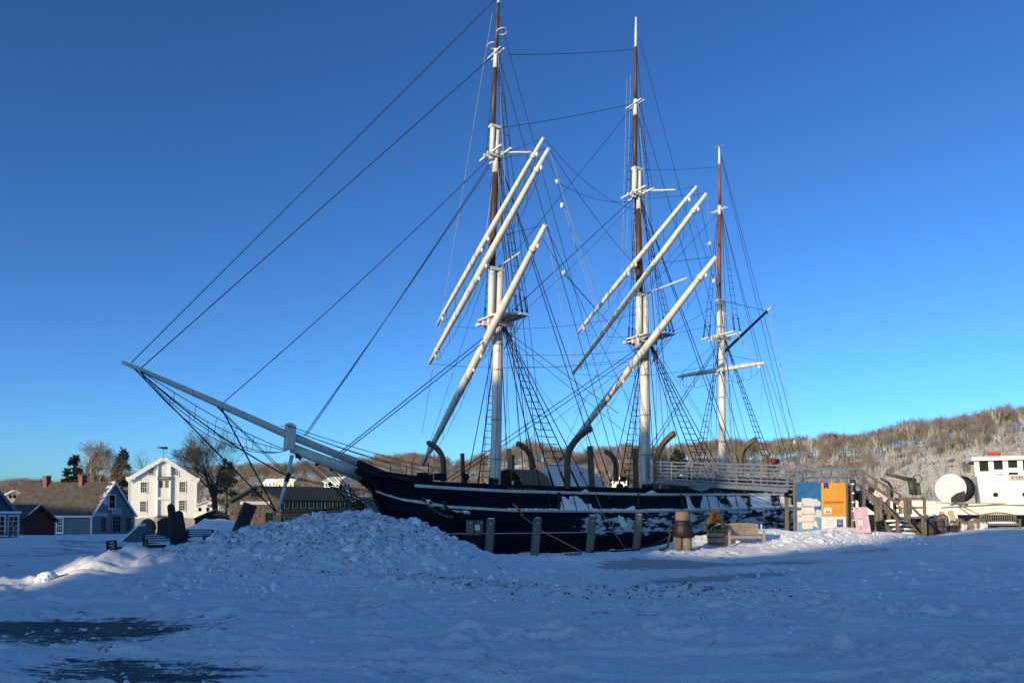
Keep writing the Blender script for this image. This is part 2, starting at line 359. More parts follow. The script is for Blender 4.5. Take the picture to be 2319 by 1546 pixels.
# wooded hills across the river: skyline heights (metres above the eye line) read along the view
RU = [-700, -200, 0, 60, 130, 200, 420, 560, 640, 760, 870, 960, 1040, 1110, 1200, 1300, 1400, 1500, 1580, 1700, 1800, 1880, 1950, 2050, 2150, 2319, 2700, 3200]
RV = [1108, 1103, 1098, 1090, 1100, 1093, 1070, 1058, 1063, 1053, 1040, 1038, 1060, 1038, 1012, 1042, 1020, 1030, 1012, 1010, 1004, 996, 996, 970, 956, 934, 898, 908]
RD = [460, 460, 460, 460, 460, 450, 420, 400, 390, 380, 370, 360, 350, 345, 340, 335, 330, 325, 320, 310, 300, 290, 280, 265, 255, 245, 240, 240]
TREE_H = 12.5
def hill_z(x, y):
    u = U0 + FPX * x / np.maximum(y, 1); d = np.interp(u, RU, RD)
    top = (1158 - np.interp(u, RU, RV)) / FPX * d + EYE - TREE_H * .4
    foot = d * .66; k = np.clip((y - foot) / (d - foot), 0, 1)
    z = -1.6 + (top + 1.6) * (k * .55 + .45 * k * k * (3 - 2 * k))
    z = np.where(y > d, top - (y - d) * .04, z) + 1.4 * fbm(x * .03, y * .03, 3, 4) * np.clip(k * 3, 0, 1)
    return np.where(y < foot, -1.6 - (foot - y) * .2, z)
hx = np.linspace(-620, 620, 200); hy = np.linspace(150, 640, 130)
HX, HY = np.meshgrid(hx, hy); HZ = np.maximum(hill_z(HX, HY), -6)
idx = np.arange(len(hx) * len(hy)).reshape(len(hy), len(hx))
HF = np.stack([idx[:-1, :-1], idx[:-1, 1:], idx[1:, 1:], idx[1:, :-1]], -1).reshape(-1, 4)
HILLM = mat('snowy_hillside', (.62, .6, .58), .9, .2, .12, .4, .6, patch=((.16, .125, .085), .09, .5, (1, 1, 1)))
struct(mesh_obj('hill', np.stack([HX, HY, HZ], -1).reshape(-1, 3), HF, HILLM, sm=True))
# ------------------------------------------------------------------ the whaling ship
ship = thing('whaling_ship', 'black three-masted wooden whaling ship with white yards cocked up, moored at the quay', 'ship', S(8, 0, 0))
HULLM = mat('hull_planking', (.007, .009, .013), .5, .5, 3, .35, 7, spec=.3, stretch=(1, 1, 9))
def hull_frost():
    m = bpy.data.materials.new('frosted_planking'); m.use_nodes = True; nt = m.node_tree; N = nt.nodes; L = nt.links
    b = N['Principled BSDF']; b.inputs['Roughness'].default_value = .6; b.inputs['Specular IOR Level'].default_value = .12
    tc = N.new('ShaderNodeTexCoord'); a = N.new('ShaderNodeAttribute'); a.attribute_name = 'frost'
    def noise(sc, st, det=8):
        mp = N.new('ShaderNodeMapping'); mp.inputs['Rotation'].default_value = (0, 0, -math.atan2(SA[1], SA[0])); mp.inputs['Scale'].default_value = st
        L.new(tc.outputs['Object'], mp.inputs['Vector'])
        n = N.new('ShaderNodeTexNoise'); n.inputs['Scale'].default_value = sc; n.inputs['Detail'].default_value = det; n.inputs['Roughness'].default_value = .72
        L.new(mp.outputs[0], n.inputs['Vector']); return n.outputs['Fac']
    ad = N.new('ShaderNodeMath'); ad.operation = 'ADD'; L.new(noise(1.1, (1, 1, 3.2)), ad.inputs[0])
    ml = N.new('ShaderNodeMath'); ml.operation = 'MULTIPLY'; L.new(a.outputs['Fac'], ml.inputs[0]); ml.inputs[1].default_value = .215; L.new(ml.outputs[0], ad.inputs[1])
    r = N.new('ShaderNodeMapRange'); r.inputs[1].default_value = .70; r.inputs[2].default_value = .76; L.new(ad.outputs[0], r.inputs[0])
    mx = N.new('ShaderNodeMix'); mx.data_type = 'RGBA'; L.new(r.outputs[0], mx.inputs[0]); mx.inputs[6].default_value = (.003, .005, .016, 1); mx.inputs[7].default_value = (.62, .64, .68, 1)
    L.new(mx.outputs[2], b.inputs['Base Color'])
    w = N.new('ShaderNodeTexWave'); w.bands_direction = 'Z'; w.inputs['Scale'].default_value = 2.1; w.inputs['Distortion'].default_value = .25; L.new(tc.outputs['Object'], w.inputs['Vector'])
    bp = N.new('ShaderNodeBump'); bp.inputs['Strength'].default_value = .16; bp.inputs['Distance'].default_value = .02; L.new(w.outputs['Fac'], bp.inputs['Height']); L.new(bp.outputs[0], b.inputs['Normal'])
    return m
def hg(x):
    x = np.clip(x, 0, 1); return (1 - (1 - x) ** 2.4) ** (1 / 1.7)
def t_stem(z): return -7.95 + .42 * (3.4 - z) if z > 2.4 else -7.53 + .5 * (2.4 - z)
def hull_s(t, z):                       # half breadth of the outer planking
    L = 8.5 + max(0, (2.5 - z)) * .55
    b = 4.2 * float(hg((t - t_stem(z)) / L))
    if t > 14: b *= 1 - (.22 + .05 * max(0, 2 - z)) * ((t - 14) / 13) ** 2
    b *= 1 - .035 * max(0, z - 1.2) / 2
    if z < -.6: b *= max(.05, 1 - .10 * (-.6 - z) ** 2)
    return max(b, .10)
def rail_z(t): return float(np.interp(t, [-8, -7, -6.3, -5.2, -2.2, 1.5, 7.5, 13.5, 22, 27], [3.62, 3.42, 3.28, 3.18, 3.09, 3.05, 3.05, 3.06, 3.14, 3.35]))
def str1(t): return float(np.interp(t, [-6.6, -5.2, -3, -1.4, 7.5, 13, 22, 27], [3.06, 2.93, 2.81, 2.76, 2.70, 2.75, 2.88, 3.05]))
def str2(t): return float(np.interp(t, [-7.9, -6.9, -4.7, -1.2, 7.5, 13, 22, 27], [2.86, 2.33, 1.9, 1.71, 1.66, 1.74, 1.95, 2.2]))
ts = np.concatenate([np.linspace(0, 1, 26) ** 2 * 7.0, np.linspace(7.6, 35, 40)])
def hull_mesh(zfun, nz, side=1):
    V = []; F = []
    for i, k in enumerate(ts):
        for j in range(nz):
            z = zfun(k, j); t = t_stem(z) * (1 - k / 35) + k * (27.0 / 35); t = t_stem(z) + (27 - t_stem(z)) * k / 35
            V.append(S(t, side * hull_s(t, z), z))
    for i in range(len(ts) - 1):
        for j in range(nz - 1):
            q = (i * nz + j, (i + 1) * nz + j, (i + 1) * nz + j + 1, i * nz + j + 1)
            F.append(q if side > 0 else q[::-1])
    return V, F
def t_of(k): return -7.7 + 34.7 * k / 35
NZ = 16
hullm = hull_frost(); HV = []; HFc = []
for sd in (1, -1):
    V, F_ = hull_mesh(lambda k, j: -2.6 + (rail_z(t_of(k)) + 2.6) * j / (NZ - 1), NZ, sd)
    o = len(HV); HV += V; HFc += [tuple(a + o for a in f) for f in F_]
n1 = len(ts) * NZ                        # transom and deck close the body
for j in range(NZ - 1):
    a = (len(ts) - 1) * NZ + j; HFc.append((a, n1 + a, n1 + a + 1, a + 1))
for i in range(len(ts) - 1):
    a = i * NZ + NZ - 5; b2 = (i + 1) * NZ + NZ - 5; HFc.append((a, b2, n1 + b2, n1 + a))
hull = mesh_obj('hull', HV, HFc, hullm, ship, [True] * len(HFc))
hz = np.array([p[2] for p in HV]); ht = (np.array([p[:2] for p in HV]) - SO) @ SA
fr = sstep(1.5, 4.5, ht) * sstep(.1, .5, hz) * sstep(1.75, 1.4, hz) * .95 + sstep(11.5, 14.5, ht) * (.62 + .38 * sstep(2.8, 2.0, hz)) * sstep(.2, .6, hz) * (1 - .3 * sstep(3, 3.3, hz)) * .8 + .25 * sstep(1, 5, ht) * sstep(-.8, .2, hz)
set_attr(hull, 'frost', np.clip(fr, 0, 1))
def along(zf, t0, t1, off, n=60, side=1):
    return [S(t, side * (hull_s(t, zf(t)) + off), zf(t)) for t in np.linspace(t0, t1, n)]
STRIPE = mat('white_moulding', (.6, .59, .57), .6, .15, 4, .1, 10)
def strip(name, zf, t0, t1, hgt, out, m, side=1, parent=ship):
    mb = MB(); V = []; ta = np.linspace(t0, t1, 70); n = len(ta)
    for t in ta:
        z = zf(t); s0 = hull_s(t, z)
        for a, b in ((-.04, 0), (out, 0), (out, hgt), (-.04, hgt)): V.append(S(t, side * (s0 + a), z + b))
    F = [(i * 4 + k, (i + 1) * 4 + k, (i + 1) * 4 + (k + 1) % 4, i * 4 + (k + 1) % 4) for i in range(n - 1) for k in range(4)] + [(0, 1, 2, 3), tuple((n - 1) * 4 + k for k in (3, 2, 1, 0))]
    mb.add(V, F); return mb.build(name, m, parent)
for sd in (1, -1):
    strip('rail_cap', lambda t: rail_z(t) - .06, -7.6, 26.8, .11, .07, BLACK, sd)
    strip('upper_moulding', lambda t: str1(t) - .07, -6.4, 26.8, .15, .10, STRIPE, sd)
    strip('lower_moulding', lambda t: str2(t) - .07, -7.75, 26.8, .14, .07, STRIPE, sd)
    strip('waterline_stripe', lambda t: .45, -6.0, 26.0, .035, .012, STRIPE, sd)
# snow lying in the lee of the mouldings and plastered on the planking
def hull_patch(name, poly, th=.05):
    pts = []
    for u, v in poly:
        s = 4.2
        for _ in range(10): t, z = onS(u, v, s); s = hull_s(t, z)
        pts.append((t, z))
    P = np.array(pts); c = P.mean(0); mb = MB(); V = []; n = len(P)
    for k, off in ((1.0, .005), (.93, th), (.45, th * 1.3)):
        for t, z in c + (P - c) * k: V.append(S(t, hull_s(t, z) + off, z))
    V.append(S(c[0], hull_s(*c) + th * 1.3, c[1]))
    F = [(r * n + k, r * n + (k + 1) % n, (r + 1) * n + (k + 1) % n, (r + 1) * n + k) for r in (0, 1) for k in range(n)] + [(2 * n + k, 2 * n + (k + 1) % n, 3 * n) for k in range(n)]
    mb.add(V, F, True); return mb.build(name, SNOW, ship)
def jag(poly, amp=1.6, sub=3):
    out = []
    for i, a in enumerate(poly):
        b = poly[(i + 1) % len(poly)]
        for k in range(sub):
            f = k / sub; out.append((a[0] * (1 - f) + b[0] * f + RND.uniform(-amp, amp) * (k > 0), a[1] * (1 - f) + b[1] * f + RND.uniform(-amp, amp) * .6 * (k > 0)))
    return out
for pg in ([(1252, 1159), (1264, 1155), (1270, 1146), (1272, 1123), (1277, 1125), (1279, 1137), (1288, 1137), (1290, 1123), (1302, 1122), (1318, 1130), (1326, 1141), (1338, 1140), (1345, 1152), (1350, 1160)],
           [(1366, 1160), (1374, 1155), (1390, 1150), (1402, 1156), (1434, 1157), (1436, 1144), (1440, 1158)],
           [(1552, 1123), (1560, 1123), (1566, 1140), (1575, 1152), (1560, 1156), (1556, 1140)],
           [(1585, 1152), (1592, 1122), (1622, 1123), (1640, 1150), (1612, 1156)],
           [(1646, 1123), (1676, 1122), (1694, 1148), (1664, 1153), (1652, 1138)],
           [(1698, 1122), (1745, 1122), (1750, 1150), (1716, 1160), (1700, 1140)],
           [(1765, 1122), (1792, 1126), (1795, 1146), (1768, 1150)],
           [(1316, 1112), (1326, 1106), (1332, 1112), (1324, 1117)], [(1462, 1116), (1476, 1108), (1488, 1116), (1474, 1118)],
           [(962, 1138), (964, 1129), (976, 1132), (984, 1148), (972, 1145)], [(997, 1150), (1012, 1152), (1050, 1159), (1056, 1155), (1066, 1160), (1064, 1163), (1030, 1160)],
           [(1400, 1166), (1412, 1170), (1424, 1196), (1412, 1200), (1404, 1184)]):
    hull_patch('snow_patch', jag(pg), .045)
mb = MB()                               # snow lying along the top of the lower moulding
for t in np.arange(-1.5, 25, .32):
    z = str2(t) + .06; mb.ball(S(t, hull_s(t, z) + .03, z + .01), (.2, .12, .05 + .05 * RND.random()), 7, 4)
mb.build('snow_ridge', SNOW, ship)['kind'] = 'stuff'
for t in [.8, 1.7, 2.6, 3.5, 4.4, 12.6, 13.5, 14.4, 15.3, 16.2, 20.2, 20.9, 21.6, 22.3]:    # chain plates
    a = S(t, hull_s(t, str1(t)) + .12, str1(t)); b = S(t + .28, hull_s(t, str2(t)) + .09, str2(t) - .02)
    MB().bar(a, b, .05, .025, (SN[0], SN[1], 0)).build('chain_plate', IRON, ship)
for t in (1.6, 7.6, 11.2, 17.6):                                     # fender timbers below the davits
    MB().bar(S(t, hull_s(t, 2.7) + .1, 2.75), S(t, hull_s(t, 1.8) + .09, 1.75), .16, .07, (SN[0], SN[1], 0)).build('skid_timber', DARKWOOD, ship)
# bow: stem knee, trail boards, cathead, hawse, name board
mb = MB(); zz = np.linspace(-1.5, 3.3, 14)
for a, b in zip(zz[:-1], zz[1:]): mb.bar(S(t_stem(a) - .05, 0, a), S(t_stem(b) - .05, 0, b), .3, .4, (SA[0], SA[1], 0))
mb.build('stem', BLACK, ship)
for sd in (1, -1):
    mb = MB(); pts = [S(t, sd * w, z) for t, w, z in ((-5.8, 2.55, 3.3), (-6.8, 1.7, 3.42), (-7.8, .8, 3.62), (-8.9, .42, 3.95))]
    mb.tube(pts, [.2, .24, .24, .16], 8).build('head_rail', BLACK, ship)
    mb = MB(); mb.prism([(-7.9, 2.86), (-6.4, 2.4), (-6.0, 3.2), (-7.0, 3.5), (-8.9, 4.05), (-9.1, 3.75)], S(0, sd * .55, 0), (SA[0], SA[1], 0), (0, 0, 1), .12).build('head_board', BLACK, ship)
    c = S(-5.7, sd * 2.6, 3.3); MB().bar(c, S(-6.3, sd * 3.9, 3.45), .26, .28).build('cathead', BLACK, ship)
    mb = MB(); mb.box(S(-6.0, sd * 2.3, 3.55), (.5, .34, .36), math.atan2(SA[1], SA[0])).build('timber_head', BLACK, ship)
    mb = MB(); mb.box(S(-5.2, sd * 2.85, 3.5), (.6, .34, .36), math.atan2(SA[1], SA[0])).build('timber_head', BLACK, ship)
def chain(name, a, b, sag, link, m, parent, r=.018):
    a = np.array(a, float); b = np.array(b, float); L = np.linalg.norm(b - a); n = max(3, int(L / link)); out = []
    mb = MB()
    for i in range(n):
        f0, f1 = i / n, (i + 1.18) / n
        p = a + (b - a) * f0; q = a + (b - a) * f1; p[2] -= sag * 4 * f0 * (1 - f0); q[2] -= sag * 4 * f1 * (1 - f1)
        d = (q - p); ln = np.linalg.norm(d); d /= ln; x = np.cross(d, (0, 0, 1)); x /= np.linalg.norm(x) + 1e-9; y = np.cross(d, x)
        w = x if i % 2 else y; mid = (p + q) / 2
        ring = [mid + d * math.cos(k * math.pi / 4) * ln / 2 + w * math.sin(k * math.pi / 4) * ln * .3 for k in range(9)]
        mb.tube(ring, r, 4, False)
    return mb.build(name, m, parent)
RUST = mat('grey_galvanised_chain', (.16, .16, .16), .6, .3, 10)
# anchor chain lying along the bow
pp = [(1005, 1140), (1040, 1152), (1080, 1168), (1120, 1178), (1025 , 1170)]
def hp(u, v, off=.05):
    s = 4.2
    for _ in range(10): t, z = onS(u, v, s); s = hull_s(t, z)
    return S(t, s + off, z)
chain('anchor_chain', hp(955, 1128, .1), hp(1024, 1170, .08), .25, .17, RUST, ship, .025)
mb = MB(); mb.tube([hp(1000, 1133, .14), hp(1008, 1152, .18), hp(1030, 1163, .18), hp(1046, 1160, .14)], [.07, .09, .09, .05], 8).build('anchor_arm', IRON, ship)
mb = MB(); mb.prism([(0, 0), (1.0, -.12), (.95, .35), (.1, .42)], hp(970, 1140, .09), (SA[0], SA[1], 0), (0, 0, 1), .08).build('billboard', BLACK, ship)
mb = MB(); mb.tube([hp(1160, 1140, .05), hp(1166, 1150, .3), hp(1174, 1169, .45)], .06, 8).build('fire_hose_cover', mat('red_hose_sleeve', (.42, .09, .06), .7), ship)
mb = MB(); mb.tube([hp(1174, 1169, .45), hp(1190, 1200, 1.6), hp(1215, 1240, 4.0), hp(1240, 1262, 6.6)], .025, 5).build('mooring_line', ROPE2, ship)
mb = MB(); mb.tube([hp(1345, 1122, .2), hp(1352, 1170, .7), hp(1360, 1238, 2.2)], .022, 5).build('mooring_line', ROPE2, ship)
def text_mesh(s, size, ext=.004, font_shear=0.0):
    cu = bpy.data.curves.new('lettering', 'FONT'); cu.body = s; cu.size = size; cu.extrude = ext; cu.align_x = 'CENTER'; cu.align_y = 'CENTER'; cu.shear = font_shear
    cu.resolution_u = 2
    to = bpy.data.objects.new('lettering', cu); C.objects.link(to)
    me = bpy.data.meshes.new_from_object(to.evaluated_get(bpy.context.evaluated_depsgraph_get()))
    V = np.array([v.co[:] for v in me.vertices]); F = [tuple(p.vertices) for p in me.polygons]
    bpy.data.objects.remove(to); bpy.data.curves.remove(cu); bpy.data.meshes.remove(me); return V, F
def lettering(s, size, origin, ux, uy, m, parent, width=None, name='lettering', off=.006):
    V, F = text_mesh(s, size); ux = np.array(ux, float); uy = np.array(uy, float); ux /= np.linalg.norm(ux); uy /= np.linalg.norm(uy); w = np.cross(ux, uy)
    if width: V[:, 0] *= width / (V[:, 0].max() - V[:, 0].min())
    P = np.array(origin)[None] + V[:, :1] * ux + V[:, 1:2] * uy + (V[:, 2:3] + off) * w
    return mesh_obj(name, P, F, m, parent)
GOLD = mat('worn_gilt', (.16, .12, .07), .6, .4, 12)
a = hp(1146, 1106, .05); b = hp(1214, 1109.5, .05); d = b - a; mid = (a + b) / 2
nbm = MB(); nbm.bar(hp(1140, 1105.7, .03), hp(1220, 1109.7, .03), .03, .27, (0, 0, 1)); nameboard = nbm.build('name_board', BLACK, ship)
lettering('CHARLES W. MORGAN', .26, (a + b) / 2 + np.array([SN[0], SN[1], 0]) * .02, d, (0, 0, 1), GOLD, nameboard, width=float(np.linalg.norm(d)) * .98)

# ---------------------------------------------------------------- spars
def spar(name, a, b, r0, rm, r1, m, parent, n=12, k=8):
    a = np.array(a); b = np.array(b); pts = []; rr = []
    for i in range(k + 1):
        f = i / k; pts.append(a + (b - a) * f); rr.append(r0 + (rm - r0) * math.sin(f * math.pi) ** .8 if f < .5 else r1 + (rm - r1) * math.sin(f * math.pi) ** .8)
    return MB().tube(pts, rr, n).build(name, m, parent)
def pole(name, pix, radii, m, parent, s=0.0, n=14):
    return MB().tube([pS(u, v, s) for u, v in pix], radii, n).build(name, m, parent)
def rope(name, pts, r=.025, m=None, parent=ship, n=5, sag=0.0, k=10):
    if len(pts) == 2 and sag:
        a, b = np.array(pts[0], float), np.array(pts[1], float)
        pts = [a + (b - a) * f - np.array([0, 0, sag * 4 * f * (1 - f)]) for f in np.linspace(0, 1, k + 1)]
    return MB().tube(pts, r, n, False).build(name, m or ROPE, parent)
def platform(name, t, z, fwd, aft, half, th, m, parent, taper=.75):
    mb = MB(); pg = [(-fwd * .55, -half * .45), (-fwd * .55, half * .45), (-fwd * .2, half * .8), (aft * .4, half), (aft, half), (aft, -half), (aft * .4, -half), (-fwd * .2, -half * .8)]
    mb.prism([(a, b) for a, b in pg], S(t, 0, z), (SA[0], SA[1], 0), (SN[0], SN[1], 0), th)
    return mb.build(name, m, parent)
def block(p, r=.14, m=None, name='block', parent=ship):
    return MB().ball(p, (r * .75, r * .75, r * 1.05), 8, 6).build(name, m or WHITE, parent)
def ladder(heads, feet, z0, z1, step, r, slack=0.0, lanyards=True, parent=ship):
    hs = [np.array(h) for h in heads]; fs = [np.array(f) for f in feet]; first = None
    for h, f in zip(hs, fs):
        o = rope('shroud', [f, h], r, parent=parent); first = first or o
        if lanyards:
            d = (h - f) / np.linalg.norm(h - f)
            mb = MB(); mb.ball(f + d * .12, (.075, .075, .085), 7, 5); mb.ball(f + d * .98, (.075, .075, .09), 7, 5); mb.build('deadeye', IRON, o)
            mb = MB()
            for k in (-.07, .0, .07): mb.tube([f + d * .12 + np.array([SA[0], SA[1], 0]) * k, f + d * .98 + np.array([SA[0], SA[1], 0]) * k * .8], .014, 4, False)
            mb.build('lanyard', ROPE, o)
    z = z0
    while z < z1:
        pts = []
        for h, f in zip(hs, fs):
            k = (z - f[2]) / (h[2] - f[2])
            if 0 < k < .985: pts.append(f + (h - f) * k)
        if len(pts) >= 2:
            if slack:
                pp = [pts[0]]
                for a, b in zip(pts[:-1], pts[1:]): pp += [(a + b) / 2 - np.array([0, 0, slack]), b]
                pts = pp
            MB().tube(pts, .022 if not slack else .017, 4, False).build('ratline', ROPE, first)
        z += step
    return first
def footrope(a, b, parent, drop=.75, n=14):
    a = np.array(a); b = np.array(b); mb = MB(); P = []
    for i in range(n + 1):
        f = i / n; P.append(a + (b - a) * f + np.array([0, 0, -drop * (.35 + .65 * math.sin(f * math.pi) ** .5) * (1 if 0 < i < n else 0) - .12 * (i % 4 == 2)]))
    mb.tube(P, .014, 4, False)
    for i in range(2, n, 3): mb.tube([P[i], a + (b - a) * i / n], .012, 4, False)
    return mb.build('footrope', ROPE, parent)

# foremast
fore = pole('fore_mast', [(1121.5, 1128), (1122, 1090), (1126.5, 850), (1128.5, 740), (1132, 613)], [.33, .33, .31, .29, .24], WHITE, ship)
pole('topmast_heel', [(1111, 757), (1114.5, 613)], [.22, .2], WHITE, fore)
pole('topmast', [(1114.5, 618), (1122, 392)], [.19, .19], BROWN, fore)
pole('topmast_head', [(1122, 392), (1127, 296)], [.2, .15], WHITE, fore)
pole('topgallant_heel', [(1113, 362), (1116.5, 284)], [.16, .15], WHITE, fore)
pole('topgallant_mast', [(1116.5, 285), (1121.5, 155)], [.145, .13], BROWN, fore)
pole('mast_collar', [(1121.5, 155), (1123.5, 112)], [.15, .13], WHITE, fore)
pole('royal_pole', [(1123.5, 113), (1129, 8)], [.12, .09], BROWN, fore)
pole('truck', [(1129, 8), (1130, -14)], [.1, .07], WHITE, fore)
def caps_and_trees(par, cap1, cap2, topv, topu, cross, royal, topname='top_platform'):
    for (u, v, w) in (cap1, cap2):
        t, z = onS(u, v, 0); MB().box(S(t, 0, z), (.95 * w, .5 * w, .2 * w), math.atan2(SA[1], SA[0])).build('mast_cap', WHITE, par)
    t, z = onS(topu, topv, 0)
    platform(topname, t - .1, z, 1.5, 1.05, 1.95, .09, WHITE, par)
    mb = MB()
    for k in (-.55, .25): mb.bar(S(t + k, -1.6, z - .12), S(t + k, 1.6, z - .12), .16, .2)
    for k in (-.3, .3): mb.bar(S(t - .9, k, z - .3), S(t + .8, k, z - .3), .16, .3)
    mb.build('trestle_tree', WHITE, par)
    t2, z2 = onS(*cross, 0); mb = MB()
    for k in (-.35, .35): mb.bar(S(t2 + k, -1.25, z2), S(t2 + k, 1.25, z2), .1, .1)
    for k in (-.2, .2): mb.bar(S(t2 - .7, k, z2 - .12), S(t2 + .6, k, z2 - .12), .1, .16)
    mb.build('crosstree', WHITE, par)
    t3, z3 = onS(*royal, 0); mb = MB()
    for k in (-.14, .14): mb.bar(S(t3 + k, -.75, z3), S(t3 + k, .75, z3), .07, .07)
    mb.build('royal_crosstree', WHITE, par)
    return (t, z), (t2, z2), (t3, z3)
fT, fX, fR = caps_and_trees(fore, (1123, 611, 1.0), (1121, 288, .72), 722, 1128, (1122, 350), (1123, 122))
for (u, v, sd) in ((1133, 82, .55), (1115, 93, -.55)):           # lookout hoops
    t, z = onS(1126, v, 0); ring = [S(t + .3 * math.cos(k * math.pi / 6), sd + .36 * math.sin(k * math.pi / 6), z) for k in range(13)]
    MB().tube(ring, .03, 5, False).build('lookout_hoop', WHITE, fore)
# main mast
main = pole('main_mast', [(1463, 1120), (1462, 1075), (1461, 900), (1460, 820), (1459.5, 670)], [.35, .35, .33, .32, .26], WHITE, ship)
pole('topmast_heel', [(1447, 790), (1447.5, 668)], [.24, .22], WHITE, main)
pole('topmast', [(1447.5, 672), (1447.5, 474)], [.21, .2], BROWN, main)
pole('topmast_head', [(1447.5, 474), (1448, 386)], [.2, .16], WHITE, main)
pole('topgallant_heel', [(1436.5, 448), (1438, 380)], [.17, .16], WHITE, main)
pole('topgallant_mast', [(1438, 381), (1439, 262)], [.155, .14], BROWN, main)
pole('mast_collar', [(1439, 262), (1439.5, 226)], [.16, .14], WHITE, main)
pole('royal_pole', [(1439.5, 227), (1440, 107)], [.125, .1], BROWN, main)
pole('truck', [(1440, 107), (1440.5, 40)], [.1, .06], WHITE, main)
mT, mX, mR = caps_and_trees(main, (1453, 668, 1.05), (1443, 383, .75), 764, 1461, (1443, 438), (1439, 236))
# mizzen mast
miz = pole('mizzen_mast', [(1637.5, 1090), (1636, 1040), (1634.5, 800), (1636, 680)], [.27, .27, .24, .19], WHITE, ship)
pole('topmast_heel', [(1628.5, 775), (1629, 680)], [.17, .16], WHITE, miz)
pole('topmast', [(1629, 684), (1630, 487)], [.14, .13], REDBR, miz)
pole('mast_collar', [(1630, 487), (1630, 466)], [.14, .14], WHITE, miz)
pole('topgallant_mast', [(1630, 467), (1629.5, 372)], [.11, .09], REDBR, miz)
pole('truck', [(1629.5, 373), (1629, 334)], [.1, .06], WHITE, miz)
t, z = onS(1629, 333, 0); MB().bar(S(t, -.5, z + .12), S(t, .45, z - .02), .05, .07).build('wind_vane', ALU, miz)
t, z = onS(1632, 681, 0); MB().box(S(t, 0, z), (.75, .4, .15), math.atan2(SA[1], SA[0])).build('mast_cap', WHITE, miz)
zT = onS(1634, 761, 0); mb = MB()
for k in (-.45, .35): mb.bar(S(zT[0] + k, -1.55, zT[1]), S(zT[0] + k, 1.55, zT[1]), .11, .11)
for k in (-.25, .25): mb.bar(S(zT[0] - .8, k, zT[1] - .14), S(zT[0] + .7, k, zT[1] - .14), .12, .2)
mb.build('crosstree', WHITE, miz)
zX = onS(1630, 476, 0); mb = MB()
for k in (-.12, .12): mb.bar(S(zX[0] + k, -.7, zX[1]), S(zX[0] + k, .7, zX[1]), .06, .06)
mb.build('royal_crosstree', WHITE, miz)
MB().tube([pS(1640, 797), pS(1737, 705)], [.12, .1], 8).build('gaff', BLACK, ship)
MB().tube([pS(1737, 705), pS(1753, 690)], [.1, .05], 8).build('gaff_end', WHITE, ship)

# yards, cocked up to port; blocks, foot ropes and jackstays belong to them
def yard(pa, pb, t, rm, name='yard'):
    a = pT(*pa, t); b = pT(*pb, t)
    y = spar(name, a, b, rm * .5, rm, rm * .5, WHITE, ship, 12, 10)
    d = (b - a); up = np.array([0, 0, 1.0]); L = np.linalg.norm(d)
    w = np.array([-SA[0], -SA[1], 0]); nrm = np.cross(d / L, w); nrm *= np.sign(nrm[2] + 1e-6)
    jp = [a + d * f + nrm * (rm * (.55 + .45 * math.sin(f * math.pi)) + .05) for f in np.linspace(.05, .95, 9)]
    MB().tube(jp, .018, 4, False).build('jackstay', WHITE, y)
    footrope(a + d * .05, a + d * .49, y, 1.0); footrope(a + d * .51, a + d * .95, y, 1.0)
    for f in (.06, .94, .47, .53):
        block(a + d * f - nrm * (rm * .7 + .12), .13, parent=y)
    for f in (.08, .92): MB().tube([a + d * (f - .006), a + d * (f + .006)], rm * .85, 10).build('yard_band', WHITE, y)
    return a, b
fy = [yard((972, 823), (1243, 336), -.75, .21), yard((989, 736), (1231, 312), -.85, .17), yard((957, 1051), (1235, 509), -.65, .25)]
my = [yard((1297, 846), (1600, 438), 11.2, .21), yard((1307, 755), (1578, 422), 11.05, .17), yard((1262, 1047), (1622, 581), 11.3, .26)]
zy = [yard((1535, 853), (1733, 821), 19.1, .16)]
for (par, u0, v0, u1, v1, tt) in ((fore, 1124, 345, 1206, 345, .3), (main, 1448, 432, 1531, 430, 11.8), (main, 1455, 668, 1556, 629, 12.2), (fore, 1130, 604, 1177, 572, .3)):
    MB().tube([pT(u0, v0, tt), pT(u1, v1, tt)], .055, 6).build('outrigger', WHITE, par)

# bowsprit and jibboom
MB().tube([pS(930, 1122), pS(825, 1078), pS(740, 1045), pS(662, 1015)], [.40, .36, .26, .2], 14).build('bowsprit_inner', BLACK, ship)
bs = MB().tube([pS(818, 1075.2), pS(740, 1045), pS(661, 1014.5)], [.37, .285, .25], 14).build('bowsprit', WHITE, ship)
MB().tube([pS(908, 1088), pS(806, 1046.5)], [.17, .19], 12).build('jibboom_heel', BLACK, ship)
jb = MB().tube([pS(806, 1046), pS(655, 986), pS(480, 908), pS(320, 838), pS(275, 819)], [.2, .2, .17, .115, .09], 12).build('jibboom', WHITE, ship)
c0 = pS(656, 990); M_ = Matrix.Rotation(math.atan2(SA[1], SA[0]), 3, 'Z') @ Matrix.Rotation(math.radians(4), 3, 'Y')
mb = MB(); mb.box(c0, (.42, .62, 1.25), M=M_); mb.ball(c0 + np.array([0, 0, .6]), (.25, .3, .16), 10, 6); mb.build('bowsprit_cap', WHITE, ship)
ds = MB().tube([pS(661, 1030), pS(651, 1078), pS(629, 1158)], [.1, .11, .075], 8).build('dolphin_striker', WHITE, ship)
MB().tube([pS(654, 1070), pS(648, 1090)], .125, 8).build('striker_band', IRON, ds)
tip = pS(302, 833); dsm = pS(652, 1078); dse = pS(626, 1160)
